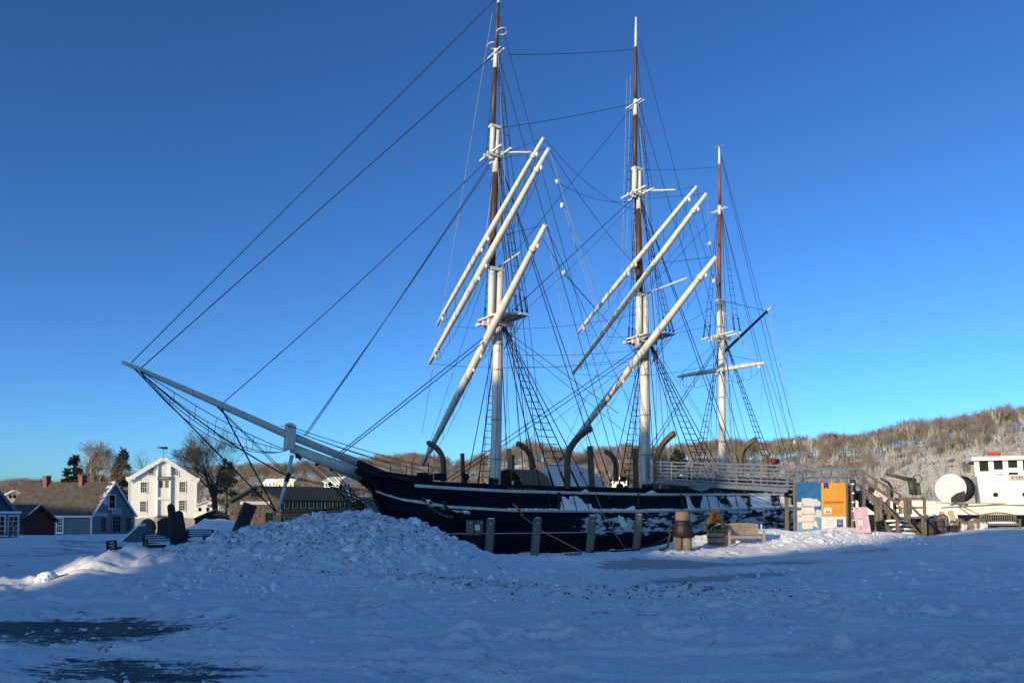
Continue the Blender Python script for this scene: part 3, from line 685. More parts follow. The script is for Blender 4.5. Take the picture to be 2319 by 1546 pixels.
for sd in (-.25, .25):
    o = np.array([SN[0], SN[1], 0]) * sd
    rope('martingale', [tip + o * .2, dse + o * .3], .022); rope('martingale', [pS(316, 842) + o * .2, dsm + o * .4], .02, sag=.35)
    rope('martingale', [pS(486, 915) + o * .3, dsm + o], .02); rope('martingale', [pS(500, 922) + o * .3, dse + o * .3], .02)
    rope('back_rope', [dsm + o, S(-7.5, sd * 3, 2.75)], .022, sag=.12); rope('back_rope', [dse + o * .3, S(-7.5, sd * 4, 2.45)], .022, sag=.25)
for sd in (-1, 1):                       # foot ropes and netting under the jibboom
    o = np.array([SN[0], SN[1], 0]) * sd
    A_ = pS(318, 842); B_ = pS(648, 1020)
    up = [A_ + (B_ - A_) * f + o * (.15 + .9 * math.sin(f * math.pi)) + np.array([0, 0, -.45 * math.sin(f * math.pi)]) for f in np.linspace(0, 1, 16)]
    lo = [A_ + (B_ - A_) * f + o * (.1 + .5 * math.sin(f * math.pi)) + np.array([0, 0, -1.2 * math.sin(f * math.pi) ** .8]) for f in np.linspace(0, 1, 16)]
    f1 = rope('jib_guy', up, .02); rope('jib_footrope', lo, .02)
    for i in range(3, 15, 2): rope('stirrup', [up[i], lo[i]], .013, parent=f1)
    rope('man_rope', [pS(640, 962) + o * .3, S(-5.6, sd * 1.2, 4.2)], .02, sag=.1); rope('man_rope', [pS(660, 975) + o * .25, S(-5.4, sd * 1.3, 3.9)], .02, sag=.15)
    for tq in (-5.2, -6.2): MB().tube([S(tq, sd * 1.5, 3.3), S(tq, sd * 1.4, 4.3)], .03, 5).build('rail_stanchion', IRON, ship)
    MB().ball(pS(672, 1032, sd * .2), (.1, .1, .13), 8, 6).build('bobstay_deadeye', IRON, ship)
for (u0, v0, u1, v1, fr_) in ((674, 1032, 718, 1070, .02), (712, 1046, 765, 1075, .0), (745, 1058, 775, 1085, .0)):
    a = pS(u0, v0); b = S(t_stem(.4) - .25, 0, .45 - fr_ * 10); k = .33
    m_ = a + (b - a) * k; bo = MB(); d = (m_ - a) / np.linalg.norm(m_ - a)
    bo.ball(a + d * .15, (.1, .1, .12), 8, 5); bo.ball(m_, (.1, .1, .12), 8, 5)
    for q in (-.08, .08): bo.tube([a + d * .2 + np.array([SA[0], SA[1], 0]) * q, m_ + np.array([SA[0], SA[1], 0]) * q], .022, 4, False)
    bob = bo.build('bobstay_tackle', IRON, ship)
    chain('bobstay_chain', m_, b, .05, .24, IRON, bob, .033)

# ---------------------------------------------------------------- standing rigging
def set_mast(par, tb, T, X, R, feet_t, zh_up, capz):
    (tt, zt), (tx, zx), (tr, zr) = T, X, R
    for sd in (1, -1):
        feet = [S(tb + q, sd * (hull_s(tb + q, 2.9) + .22), rail_z(tb + q) - .05) for q in feet_t]
        heads = [S(tt + .1 + .06 * i, sd * .32, zt - .55) for i in range(len(feet_t))]
        ladder([heads[1], heads[2], heads[3]], [feet[1], feet[2], feet[3]], 4.3, zt - .9, .42, .036)
        for i in (0, 4): 
            o = rope('shroud', [feet[i], heads[i]], .03); d = (heads[i] - feet[i]) / np.linalg.norm(heads[i] - feet[i])
            mb = MB(); mb.ball(feet[i] + d * .12, (.075, .075, .085), 7, 5); mb.ball(feet[i] + d * .98, (.075, .075, .09), 7, 5); mb.build('deadeye', IRON, o)
            MB().tube([feet[i] + d * .12, feet[i] + d * .98], .03, 5).build('lanyard', ROPE, o)
        tf = [S(tt + q, sd * 1.9, zt + .05) for q in (.15, .5, .85)]; th = [S(tx + .05 * i, sd * .22, zx - .25) for i in range(3)]
        ladder(th, tf, zt + 1.5, zx - .7, .48, .022, .05)
        for q in (.15, .5, .85):           # futtock shrouds
            rope('futtock_shroud', [S(tt + q, sd * 1.9, zt - .02), S(tt + .2, sd * .35, zt - 1.9)], .022)
        gf = [S(tx + q, sd * 1.2, zx + .05) for q in (.0, .35)]; gh = [S(tr + .03 * i, sd * .12, zr - .1) for i in range(2)]
        ladder(gh, gf, zx + .8, zr - .9, .55, .018, .05, lanyards=False)
        for i, (q, hz_, r_) in enumerate(((3.9, zx - .15, .028), (4.5, zx - .2, .028), (5.2, zr, .022), (5.8, zr + (capz - zr) * .85, .018))):
            f = S(tb + q + 1.0, sd * (hull_s(tb + q, 2.9) + .15), rail_z(tb + q) + .1); h = S(tx + .1, sd * .15, hz_)
            o = rope('backstay', [f, h], r_); d = (h - f) / np.linalg.norm(h - f)
            mb = MB(); mb.ball(f + d * .15, (.07, .07, .08), 6, 4); mb.ball(f + d * .9, (.07, .07, .08), 6, 4); mb.build('deadeye', IRON, o)
        rope('halyard', [S(tb + .5, sd * 1.0, 3.2), S(tx - .05, sd * .3, zx)], .014, ROPE2)
        rope('halyard', [S(tb + .9, sd * 1.4, 3.2), S(tr, sd * .25, zr)], .012, ROPE2)
        rope('halyard', [S(tb - .5, sd * .7, 3.2), S(tt - .1, sd * .4, zt)], .014, ROPE)
        rope('halyard', [S(tb - .2, sd * 1.3, 3.2), S(tt + .1, sd * 1.0, zt)], .012, ROPE)
        rope('buntline', [S(tb + 1.3, sd * 2.2, 3.2), S(tx, sd * .6, zx - 1.5)], .012, ROPE)
set_mast(fore, 0.0, fT, fX, fR, (.3, 1.2, 2.1, 3.0, 3.7), 0, 32.5)
set_mast(main, 12.0, mT, mX, mR, (.3, 1.2, 2.1, 3.0, 3.7), 0, 35.2)
for sd in (1, -1):
    tb = 19.7; feet = [S(tb + q, sd * (hull_s(tb + q, 2.9) + .2), rail_z(tb + q)) for q in (.5, 1.1, 1.7)]
    ladder([S(zT[0] + .1 + .05 * i, sd * .25, zT[1] - .4) for i in range(3)], feet, 4.4, zT[1] - .9, .42, .026)
    tf = [S(zT[0] + q, sd * 1.5, zT[1] + .1) for q in (-.3, .3)]
    ladder([S(zX[0] + .03 * i, sd * .14, zX[1] - .15) for i in range(2)], tf, zT[1] + 1.3, zX[1] - 3.5, .5, .018, .04)
    for q, hz_ in ((2.6, zX[1] - .1), (3.3, zX[1] - .1), (4.2, 28.0), (5.2, 28.2)):
        rope('backstay', [S(tb + q, sd * (hull_s(tb + q, 2.9) + .15), rail_z(tb + q)), S(zX[0] + .1, sd * .1, hz_)], .018)
    rope('vang', [pS(1738, 706), S(26.3, sd * 2.6, 3.5)], .014, ROPE2)
    rope('brace', [zy[0][0] if sd < 0 else zy[0][1], S(25.5, sd * 2.8, 3.4)], .014, ROPE)
rope('gaff_lift', [pS(1640, 682), pS(1737, 704)], .022); rope('ensign_halyard', [pS(1752, 691), S(26.6, .3, 3.6)], .01, ROPE2)
rope('lift', [pS(1638, 700), zy[0][1] * .9 + zy[0][0] * .1], .02, ROPE2); rope('lift', [pS(1632, 800), zy[0][1]], .014); rope('lift', [pS(1630, 770), zy[0][0]], .014)
# fore-and-aft stays
for (a, b, r_, sg) in (((1130, -8), (297, 821), .022, .0), ((1116, 127), (318, 834), .024, .0), ((1106, 360), (506, 911), .022, .25), ((1107, 372), (694, 985), .022, .12), ((1108, 378), (688, 986), .022, .15),
                       ((1124, 742), (737, 1050), .028, .0), ((1126, 750), (741, 1052), .028, .05),
                       ((1150, 124), (1436, 112), .018, .1), ((1132, 290), (1434, 235), .02, .1), ((1436, 240), (1134, 612), .018, .0), ((1436, 447), (1134, 728), .024, .0), ((1438, 455), (1136, 748), .012, .3),
                       ((1452, 784), (1010, 1086), .026, .0), ((1453, 792), (1022, 1088), .026, .05), ((1627, 378), (1446, 385), .014, .08), ((1627, 482), (1452, 672), .016, .0), ((1630, 685), (1464, 790), .016, .0), ((1629, 775), (1472, 1010), .026, .0), ((1631, 779), (1476, 1018), .026, .0)):
    rope('stay', [pS(*a), pS(*b)], r_, sag=sg)
# running rigging: braces and lifts
def brace(end, target, r_=.014, m=None, sag=.3):
    return rope('brace', [end, target], r_, m or ROPE, sag=sag)
for (ys, mb_, tgt, mt) in ((fy, fore, 12.0, (fT, fX)), (my, main, 19.7, (mT, mX))):
    (a0, b0), (a1, b1), (a2, b2) = ys
    zt, zx = mt[0][1], mt[1][1]; tt = mt[0][0]
    brace(b0, S(tgt - .1, .3, zt + (4.5 if tgt < 15 else 1.0)), .015, sag=.5); brace(b1, S(tgt - .1, .2, zx - 1.0 if tgt < 15 else zt + 5), .013, sag=.9)
    brace(b2, S(tgt + .5, 1.0, 5.2), .016, sag=.4); brace(a2, S(tgt - 2, -3.9, 3.4), .016, sag=.3)
    brace(a0, S(tgt - .2, -.3, zt - 1), .014, sag=.5); brace(a1, S(tgt - .2, -.2, zt + 2), .013, sag=.6)
    rope('lift', [b0, S(tt, .2, zx - .3)], .014); rope('lift', [b2, S(tt, .2, zt + 5.0)], .016); rope('lift', [a0 * .5 + b0 * .5, S(tt - .2, 0, zx - .4)], .022, ROPE2)
    rope('lift', [b1, S(tt + .2, .2, zx)], .012); rope('lift', [a2, S(tt, -.2, zt + 4.8)], .014); rope('lift', [a1, a0], .01, ROPE2)
    rope('tackle', [b0, S(tgt - 3.0, 4.0, 3.2)], .012, ROPE2); rope('tackle', [b2, S(tt + 4.0, 4.3, 3.2)], .012, ROPE2)
    rope('sheet', [a2 * .35 + b2 * .65, S(tt + 5.2, 4.2, 3.2)], .012); rope('sheet', [a2, S(tt + 2.0, -4.2, 3.2)], .012)
for (u, v) in ((1262, 410), (1273, 465), (1277, 617), (1607, 552), (1617, 636)): block(pS(u, v, 2.0), .17)
for (u0, v0, u1, v1, s_, r_, m_, sg) in ((1243, 365, 1262, 410, 2, .014, ROPE, 0), (1262, 410, 1277, 470, 2, .014, ROPE, 0), (1277, 470, 1345, 690, 2, .016, ROPE2, 0), (1280, 470, 1420, 800, 2, .01, ROPE2, 0), (1262, 412, 1440, 455, 2, .014, ROPE, .5),
                                         (1228, 540, 1277, 617, 2, .016, ROPE, 0), (1277, 617, 1390, 745, 2, .016, ROPE, 0), (1277, 620, 1440, 800, 2, .014, ROPE, 0), (1577, 510, 1617, 636, 2, .014, ROPE, 0), (1617, 636, 1640, 700, 1, .016, ROPE2, 0), (1140, 745, 1400, 935, 2, .02, ROPE, 0), (1145, 760, 1430, 990, 2, .016, ROPE, 0),
                                         (1120, 800, 1460, 790, 0, .014, ROPE, .25), (1150, 830, 1455, 815, -1, .014, ROPE2, .2), (1300, 935, 1420, 815, 1, .014, ROPE2, 0), (1530, 870, 1490, 905, 1, .014, ROPE2, 0), (1190, 1000, 1440, 815, 2.5, .014, ROPE, 0), (1000, 985, 1090, 780, -3, .012, ROPE2, 0), (955, 985, 1115, 30, -1.5, .012, ROPE2, 0), (1420, 180, 1405, 720, -1.5, .012, ROPE2, 0), (1428, 170, 1418, 640, -1.0, .01, ROPE2, 0)):
    rope('running_line', [pS(u0, v0, s_), pS(u1, v1, s_)], r_, m_, sag=sg)
block(pS(1800, 1001, 3.0), .16); rope('topping_lift', [pS(1741, 705, .5), pS(1800, 1001, 3.0)], .012, ROPE2); rope('topping_lift', [pS(1800, 1001, 3.0), pS(1822, 1078, 3.0)], .014, ROPE2)

# ---------------------------------------------------------------- boat davits, posts, deck gear
def davit(base, top, s0, out, m=TEAK):
    t0, z0 = onS(*base, s0); t1, z1 = onS(*top, s0 + out)
    P = []
    for f in np.linspace(0, 1, 12):
        k = max(0, (f - .4) / .6); th = k * math.radians(62); q = (1 - math.cos(th)) / (1 - math.cos(math.radians(62))); P.append(S(t0 + (t1 - t0) * q, s0 + out * q, z0 + (z1 - z0) * (.45 * min(1, f / .4) + .55 * math.sin(th) / math.sin(math.radians(62)))))
    mb = MB()
    for a, b in zip(P[:-1], P[1:]): mb.bar(a, np.array(b) + (np.array(b) - np.array(a)) * .08, .24, .3, (SN[0], SN[1], 0))
    return mb.build('boat_davit', m, ship)
davit((1285, 1105), (1338, 970), 4.25, 1.5); davit((1487, 1108), (1527, 981), 4.25, 1.4); davit((1679, 1068), (1712, 994), 3.9, 1.3)
davit((1004, 1090), (970, 1003), -3.9, -1.3); davit((1206, 1095), (1172, 1004), -4.2, -1.3); davit((1395, 1090), (1372, 1022), -4.2, -1.2)
for (u, v, u1, v1, s_, w) in ((1336, 1010, 1341, 1106, 4.0, .25), (1438, 1015, 1441, 1106, 4.0, .25), (1047, 1026, 1049, 1096, -3.5, .2), (1736, 1032, 1738, 1075, 3.8, .25)):
    MB().bar(pS(u, v, s_), pS(u1, v1, s_), w, w, (SN[0], SN[1], 0)).build('bearer_post', TEAK, ship)
MB().bar(pS(1505, 1033, 4.0), pS(1505, 1106, 4.0), .3, .3, (SN[0], SN[1], 0)).build('gangway_post', mat('grey_painted_post', (.22, .25, .29), .7), ship)
MB().bar(pS(1467, 1033, 3.0), pS(1467, 1085, 3.0), .2, .2, (SN[0], SN[1], 0)).build('gangway_post', MATS['grey_painted_post'], ship)
mb = MB(); mb.bar(pS(1153.5, 1016, -2), pS(1153.5, 1098, -2), .19, .19); mb.build('yellow_post', mat('yellow_timber', (.42, .3, .12), .7, .3, 4), ship)
mb = MB(); mb.bar(pS(1162, 1029, -1.5), pS(1162, 1098, -1.5), .2, .2); mb.build('bearer_post', TEAK, ship)
mb = MB(); mb.bar(pS(1147, 1041, -2), pS(1163, 1043, -2), .09, .09); mb.build('post_arm', mat('yellow_timber', (.42, .3, .12)), ship)
# arched hatch cover and white tarpaulin tent
def arch(t0, t1, half, z0, h, m, name, n=10, thick=.06):
    mb = MB(); V = []
    for t in (t0, t1):
        for r in (1.0, 1 - thick): V += [S(t, half * r * math.cos(k * math.pi / n), z0 + h * r * math.sin(k * math.pi / n)) for k in range(n + 1)]
    m1 = n + 1; F = []
    for k in range(n):
        F += [(k, k + 1, 2 * m1 + k + 1, 2 * m1 + k), (m1 + k + 1, m1 + k, 3 * m1 + k, 3 * m1 + k + 1), (k, m1 + k, m1 + k + 1, k + 1), (2 * m1 + k + 1, 3 * m1 + k + 1, 3 * m1 + k, 2 * m1 + k)]
    mb.add(V, F, False); return mb.build(name, m, ship)
arch(.8, 2.7, 1.9, 2.9, 1.35, mat('brown_boarded_roof', (.15, .12, .085), .8, .3, 6, stretch=(6, 6, 1)), 'tryworks_roof')
MB().box(S(1.2, 1.0, 3.0), (.7, 1.0, 1.0), math.atan2(SA[1], SA[0])).build('snow_cap', SNOW, ship)
mb = MB(); V = []; nt_ = 9
prof = [(2.6, 2.2), (2.2, 3.3), (1.2, 4.25), (0, 4.75), (-1.2, 4.25), (-2.2, 3.3), (-2.6, 2.2)]
for i, t in enumerate(np.linspace(3.2, 7.4, nt_)):
    k = .75 + .25 * math.sin(i / (nt_ - 1) * math.pi) + .04 * (i % 2)
    V += [S(t + RND.uniform(-.05, .05), s * (k + RND.uniform(-.03, .03)), 2.2 + (z - 2.2) * (k + RND.uniform(-.03, .03))) for s, z in prof]
F = [(i * 7 + j, i * 7 + j + 1, (i + 1) * 7 + j + 1, (i + 1) * 7 + j) for i in range(nt_ - 1) for j in range(6)] + [tuple(range(7))[::-1], tuple((nt_ - 1) * 7 + k for k in range(7))]
mb.add(V, F); mb.build('deck_tarpaulin', CANVAS, ship)
MB().box(S(16.5, 0, 3.3), (3.0, 3.0, 1.2), math.atan2(SA[1], SA[0])).build('deckhouse', DARKWOOD, ship)
arch(15.2, 18.2, 1.8, 3.75, .35, mat('black_canvas', (.02, .024, .03), .7), 'deckhouse_cover')
arch(20.5, 25.5, 2.6, 3.4, .8, mat('black_canvas', (.02, .024, .03)), 'stern_cover')
mb = MB(); mb.bar(pS(1690, 1058, 0), pS(1820, 1030, -1.5), .22, .22); mb.build('spanker_boom', WHITE, ship)
mb = MB(); mb.tube([pS(1741, 1046, .5), pS(1762, 1044, .5)], [.35, .2], 8); mb.build('furled_canvas', mat('red_bundle', (.3, .05, .05), .8), ship)
for u, v in ((1380, 1005), (1620, 1070)): pass
for k, (t, s_, h) in enumerate(((9.0, 3.6, .5), (6.6, 3.9, .6), (14.4, 3.7, .45), (-3.4, 2.6, .6), (-2.2, 3.2, .4), (-.9, 3.4, .7))):
    mb = MB(); 
    for j in range(5): mb.ball(S(t + RND.uniform(-.4, .4), s_ + RND.uniform(-.2, .2), 3.05 + RND.uniform(0, h)), (.15, .15, .17), 7, 5)
    mb.build('rope_coil', ROPE, ship)

for par, pix in ((fore, [(1123, 1040, .335), (1124.5, 950, .33), (1127, 838, .32), (1128, 780, .31)]), (main, [(1461.5, 1030, .36), (1461, 940, .345), (1460.3, 850, .335), (1460, 815, .33)]), (miz, [(1635.7, 1000, .275), (1635, 900, .262), (1634.6, 815, .25)])):
    for u, v, r_ in pix:
        t, z = onS(u, v, 0); MB().tube([S(t, 0, z - .05), S(t, 0, z + .05)], r_, 16).build('mast_band', mat('worn_iron_band', (.3, .28, .26), .6, .4, 6), par)
# ------------------------------------------------------------------ buildings on the left
CLAPW = mat('white_clapboard', (.78, .74, .66), .6, .06, 2, .08, 20)
TRIMW = mat('white_trim', (.74, .72, .68), .55, .06, 3)
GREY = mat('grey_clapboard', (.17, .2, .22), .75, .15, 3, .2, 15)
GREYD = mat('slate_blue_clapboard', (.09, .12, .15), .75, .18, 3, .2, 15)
REDP = mat('barn_red_boards', (.12, .03, .028), .8, .25, 4, .3, 10, stretch=(5, 5, .5))
STONE = mat('granite_block', (.36, .3, .24), .85, .25, 3, .4, 12)
BRICK = mat('chimney_brick', (.27, .11, .075), .85, .3, 6, .4, 20)
DKGREEN = mat('dark_green_paint', (.045, .07, .055), .7, .2, 4)
def shingle_mat(name, col, var, row, colw, depth=.5, snow=None, vert=False):
    m = bpy.data.materials.new(name); m.use_nodes = True; nt = m.node_tree; N = nt.nodes; L = nt.links; b = N['Principled BSDF']; b.inputs['Roughness'].default_value = .85
    tc = N.new('ShaderNodeTexCoord'); sp = N.new('ShaderNodeSeparateXYZ'); cb = N.new('ShaderNodeCombineXYZ'); L.new(tc.outputs['Object'], sp.inputs[0])
    ad = N.new('ShaderNodeMath'); ad.operation = 'ADD'; L.new(sp.outputs[0], ad.inputs[0]); L.new(sp.outputs[1], ad.inputs[1])
    L.new(ad.outputs[0], cb.inputs[0]); L.new(sp.outputs[2], cb.inputs[1])
    br = N.new('ShaderNodeTexBrick'); br.inputs['Scale'].default_value = 1; br.inputs['Brick Width'].default_value = colw; br.inputs['Row Height'].default_value = row
    br.inputs['Mortar Size'].default_value = row * .06; br.inputs['Color1'].default_value = (*[c * (1 - var) for c in col], 1); br.inputs['Color2'].default_value = (*[c * (1 + var) for c in col], 1)
    br.inputs['Mortar'].default_value = (*[c * .3 for c in col], 1); br.offset_frequency = 2; L.new(cb.outputs[0], br.inputs['Vector'])
    n = N.new('ShaderNodeTexNoise'); n.inputs['Scale'].default_value = 1.6; n.inputs['Detail'].default_value = 8; L.new(tc.outputs['Object'], n.inputs['Vector'])
    mx = N.new('ShaderNodeMix'); mx.data_type = 'RGBA'; mx.blend_type = 'OVERLAY'; mx.inputs[0].default_value = .7; L.new(br.outputs[0], mx.inputs[6]); L.new(n.outputs['Fac'], mx.inputs[7])
    out = mx.outputs[2]
    if snow:
        a = N.new('ShaderNodeAttribute'); a.attribute_name = 'snow'; n2 = N.new('ShaderNodeTexNoise'); n2.inputs['Scale'].default_value = 2.2; n2.inputs['Detail'].default_value = 8; n2.inputs['Roughness'].default_value = .75; L.new(tc.outputs['Object'], n2.inputs['Vector'])
        s2 = N.new('ShaderNodeMath'); s2.operation = 'ADD'; L.new(a.outputs['Fac'], s2.inputs[0]); L.new(n2.outputs['Fac'], s2.inputs[1])
        r = N.new('ShaderNodeMapRange'); r.inputs[1].default_value = 1.05; r.inputs[2].default_value = 1.14; L.new(s2.outputs[0], r.inputs[0])
        m3 = N.new('ShaderNodeMix'); m3.data_type = 'RGBA'; L.new(r.outputs[0], m3.inputs[0]); L.new(out, m3.inputs[6]); m3.inputs[7].default_value = (.82, .83, .85, 1); out = m3.outputs[2]
    L.new(out, b.inputs['Base Color'])
    bp = N.new('ShaderNodeBump'); bp.inputs['Strength'].default_value = depth; bp.inputs['Distance'].default_value = .03; L.new(br.outputs['Fac'], bp.inputs['Height']); bp.invert = True; L.new(bp.outputs[0], b.inputs['Normal'])
    return m
SHINGLE = shingle_mat('weathered_cedar_shingle', (.17, .12, .095), .45, .15, .17)
ROOFB = shingle_mat('brown_roof_shingle', (.07, .057, .045), .35, .14, .22, .5, True)
ROOFG = shingle_mat('dark_green_roof', (.022, .032, .034), .3, .16, .25, .4, True)
BRICKM = shingle_mat('red_chimney_brick', (.22, .085, .06), .3, .075, .2, .5)

def clap(mb, W, z0, zf, y, x0=None, pitch=.13, axis='x', gap=.018):
    """lapped boards over a wall (or gable) of half width W(z) at y: a stepped surface"""
    z = z0
    while z < zf - .02:
        z2 = min(z + pitch, zf); w1, w2 = W(z), W(z2)
        if axis == 'x': P = [(-w1, y - gap, z), (w1, y - gap, z), (w2, y, z2), (-w2, y, z2), (-w1, y, z), (w1, y, z)]
        else: P = [(y - gap * np.sign(-y or 1) * -1, x0, z), (y - gap * np.sign(-y or 1) * -1, x0 + w1, z), (y, x0 + w2, z2), (y, x0, z2), (y, x0, z), (y, x0 + w1, z)]
        mb.add(P, [(0, 1, 2, 3), (4, 5, 1, 0)]); z = z2
def window(par, x, z, w, h, cols, rows_, y=0.0, frame=.09, m=TRIMW, name='window', bar=.035, axis='x', broken=False):
    """frame with sash bars as one part, dark glass as its sub-part; axis 'x': on a front at y, 'y': on a side wall at x=y"""
    mb = MB()
    def bx(cx, cz, sx, sz, d0, d1):
        if axis == 'x': mb.box((cx, y + (d0 + d1) / 2, cz), (sx, abs(d1 - d0), sz))
        else: sg = -1 if y < 0 else 1; mb.box((y - sg * (d0 + d1) / 2, cx, cz), (abs(d1 - d0), sx, sz))
    for k in (-1, 1): bx(x + k * (w / 2 + frame / 2), z, frame, h + 2 * frame, -.07, .02)
    for k in (-1, 1): bx(x, z + k * (h / 2 + frame / 2), w, frame, -.069, .019)
    bx(x, z - h / 2 - frame - .03, w + 2 * frame + .12, .06, -.12, .02)
    for k in range(1, cols): bx(x - w / 2 + w * k / cols, z, bar, h, -.035, .01)
    for k in range(1, rows_): bx(x, z - h / 2 + h * k / rows_, w, bar * (1.7 if k == rows_ // 2 and rows_ > 3 else 1), -.034, .009)
    f = mb.build(name, m, par, False)
    g = MB(); mb = g; bx(x, z, w, h, -.012, .004); g.build('glass', GLASS, f, False)
    return f
def gable_house(name, label, cat, loc, rz, W, Ld, he, ha, wall, roofm, trim, over=.25, roof_snow=0.0, boards=True, side=None, group=None, rake=.2):
    t = thing(name, label, cat, loc, rz, group)
    mb = MB(); pg = [(-W / 2, -.8), (W / 2, -.8), (W / 2, he), (0, ha), (-W / 2, he)]
    V = [(x, .0, z) for x, z in pg] + [(x, Ld, z) for x, z in pg]
    mb.add(V, [(0, 1, 2, 3, 4), (9, 8, 7, 6, 5), (0, 5, 6, 1), (1, 6, 7, 2), (4, 9, 5, 0)][0:2] + [(6, 1, 0, 5), (1, 6, 7, 2), (5, 0, 4, 9)])
    mb.build('wall', wall, t, False)
    if boards:
        mb = MB(); wf = lambda z: W / 2 if z <= he else max(.01, W / 2 * (ha - z) / (ha - he))
        clap(mb, wf, 0, he, -.012); clap(mb, wf, he, ha - .06, -.012); mb.build('siding', wall, t, False)
        for sd in (-1, 1):
            mb = MB(); z = 0
            while z < he - .02:
                z2 = min(z + .13, he); o = sd * (W / 2 + .012)
                P = [(o + sd * .018, 0, z), (o + sd * .018, Ld, z), (o, Ld, z2), (o, 0, z2), (o, 0, z), (o, Ld, z)]
                mb.add(P, [(0, 1, 2, 3) if sd > 0 else (3, 2, 1, 0), (4, 5, 1, 0)]); z = z2
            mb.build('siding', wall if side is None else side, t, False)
        for sx in (-1, 1): MB().box((sx * (W / 2 + .01), -.02, he / 2 - .2), (.16, .1, he + .4)).build('corner_board', trim, t, False)
    sl = (ha - he) / (W / 2); n_ = math.hypot(1, sl); th = .12
    for sd in (-1, 1):
        xe = sd * (W / 2 + over); ze = ha - sl * (W / 2 + over); k = 24; m_ = 14; V = []; sn = []
        for j in range(m_ + 1):
            for i in range(k + 1):
                f = j / m_; y = -over + (Ld + 2 * over) * i / k; V.append((xe * (1 - f), y, ze + (ha - ze) * f + th)); 
                sn.append((.55 * max(0, 1 - y / max(.1, roof_snow)) * (.75 + .35 * f) if roof_snow > 0 else (.45 if roof_snow < 0 else 0)))
        F = [(j * (k + 1) + i, j * (k + 1) + i + 1, (j + 1) * (k + 1) + i + 1, (j + 1) * (k + 1) + i) for j in range(m_) for i in range(k)]
        if sd < 0: F = [f[::-1] for f in F]
        o = len(V); V += [(xe, -over, ze), (0, -over, ha), (0, Ld + over, ha), (xe, Ld + over, ze)]; sn += [0] * 4
        c0, c1, c2, c3 = 0, m_ * (k + 1), m_ * (k + 1) + k, k
        F += [(o, o + 1, c1, c0), (o + 3, c3, c2, o + 2), (o, c0, c3, o + 3), (o + 1, o, o + 3, o + 2)]
        r = mesh_obj('roof_slope', V, F, roofm, t, None, False); set_attr(r, 'snow', sn)
        MB().bar((xe * .99, -over - .03, ze + .02 - rake * .3), (0, -over - .03, ha + .02 - rake * .3), rake, .06, (0, -1, 0)).build('bargeboard', trim, t, False)
        MB().box((xe - sd * .0, Ld / 2, ze + .03), (.05, Ld + 2 * over, .14)).build('eave_board', trim, t, False)
    return t
def board_text(par, x, z, w, h, y, m, mt, lines=2, name='sign_board', axis='x'):
    b = MB().box((x, y, z), (w, .05, h)).build(name, m, par, False)
    for i in range(lines):                       # lettering too small to be read
        zc = z + h * (.5 - (i + 1) / (lines + 1)); xx = -w * .42; 
        while xx < w * .38:
            l = RND.uniform(.05, .1) * w; MB().box((x + xx + l / 2, y - .029, zc), (l, .008, h / (lines + 1) * .5)).build('lettering', mt, b, False); xx += l + .025 * w
    return b
PALEL = mat('pale_lettering', (.62, .56, .5), .7); DARKS = mat('dark_sign', (.05, .025, .02), .6); WHITES = mat('white_sign', (.72, .68, .58), .6)

# white warehouse
k = 110 / FPX; P = atY(368.5, 1205, 110); P[2] = -1.35
rz = math.atan2(50, 110) - math.radians(1.5)
wh = gable_house('white_warehouse', 'tall cream-white clapboard warehouse with four storeys and whale weathervane', 'building', P, rz, 8.75, 13, 7.75, 10.75, CLAPW, ROOFB, TRIMW, .35, rake=.55)
X = lambda u: (u - 368.5) * k * .89; Z = lambda v: (1205.6 - v) * k
for (u, v, w, h, c, r) in ((340.7, 1067, 10.5, 16, 3, 4), (397.3, 1066.5, 10.5, 16, 3, 4), (323.5, 1103.5, 13, 22, 3, 4), (413, 1101.5, 13, 22, 3, 4), (322.6, 1146.5, 13, 22, 3, 4), (412.7, 1144, 13, 22, 3, 4), (322.4, 1183.5, 14.5, 22, 3, 4), (413.3, 1183.5, 14.5, 22, 3, 4)):
    window(wh, X(u), Z(v), w * k * .9, h * k, c, r, -.03, .1)
bay = MB()                                    # projecting surround of the hoisting bay, so that the doors sit deep
for (u0, u1, v0, v1) in ((354, 356.5, 1048, 1205), (384, 386.5, 1048, 1205), (356.5, 384, 1125, 1131)):
    bay.box((X((u0 + u1) / 2), -.14, Z((v0 + v1) / 2)), ((u1 - u0) * k * .89, .3, (v1 - v0) * k))
bay.build('hoist_bay', TRIMW, wh, False)
for (v0, v1) in ((1042, 1077), (1131, 1166), (1174, 1204)):
    for a, b in ((357, 369.8), (370.6, 383.5)):
        d = MB().box((X((a + b) / 2), -.03, Z((v0 + v1) / 2)), ((b - a) * k * .89, .06, (v1 - v0) * k)).build('loading_door', CLAPW, wh, False)
        mbx = MB(); mbx.box((X((a + b) / 2), -.065, Z(v0 + 2)), ((b - a) * k * .89, .03, .12)); mbx.build('door_batten', TRIMW, d, False)
for a in (363.3, 377.2): window(wh, X(a), Z(1096), 7.2 * k, 15 * k, 2, 3, -.02, .14, name='french_window')
mbx = MB(); mbx.box((X(370), -.06, Z(1115)), (24 * k, .08, 19 * k)); mbx.build('apron_panel', CLAPW, wh, False)
board_text(wh, X(370), Z(1082.5), 26 * k, 7 * k, -.34, DARKS, PALEL, 2); board_text(wh, X(368), Z(1169.5), 28 * k, 4.2 * k, -.34, DARKS, mat('rust_lettering', (.3, .08, .05), .7), 1)
MB().box((X(371), -.25, Z(1043.5)), (1.5, .45, .1)).build('hoist_hood', TRIMW, wh, False)
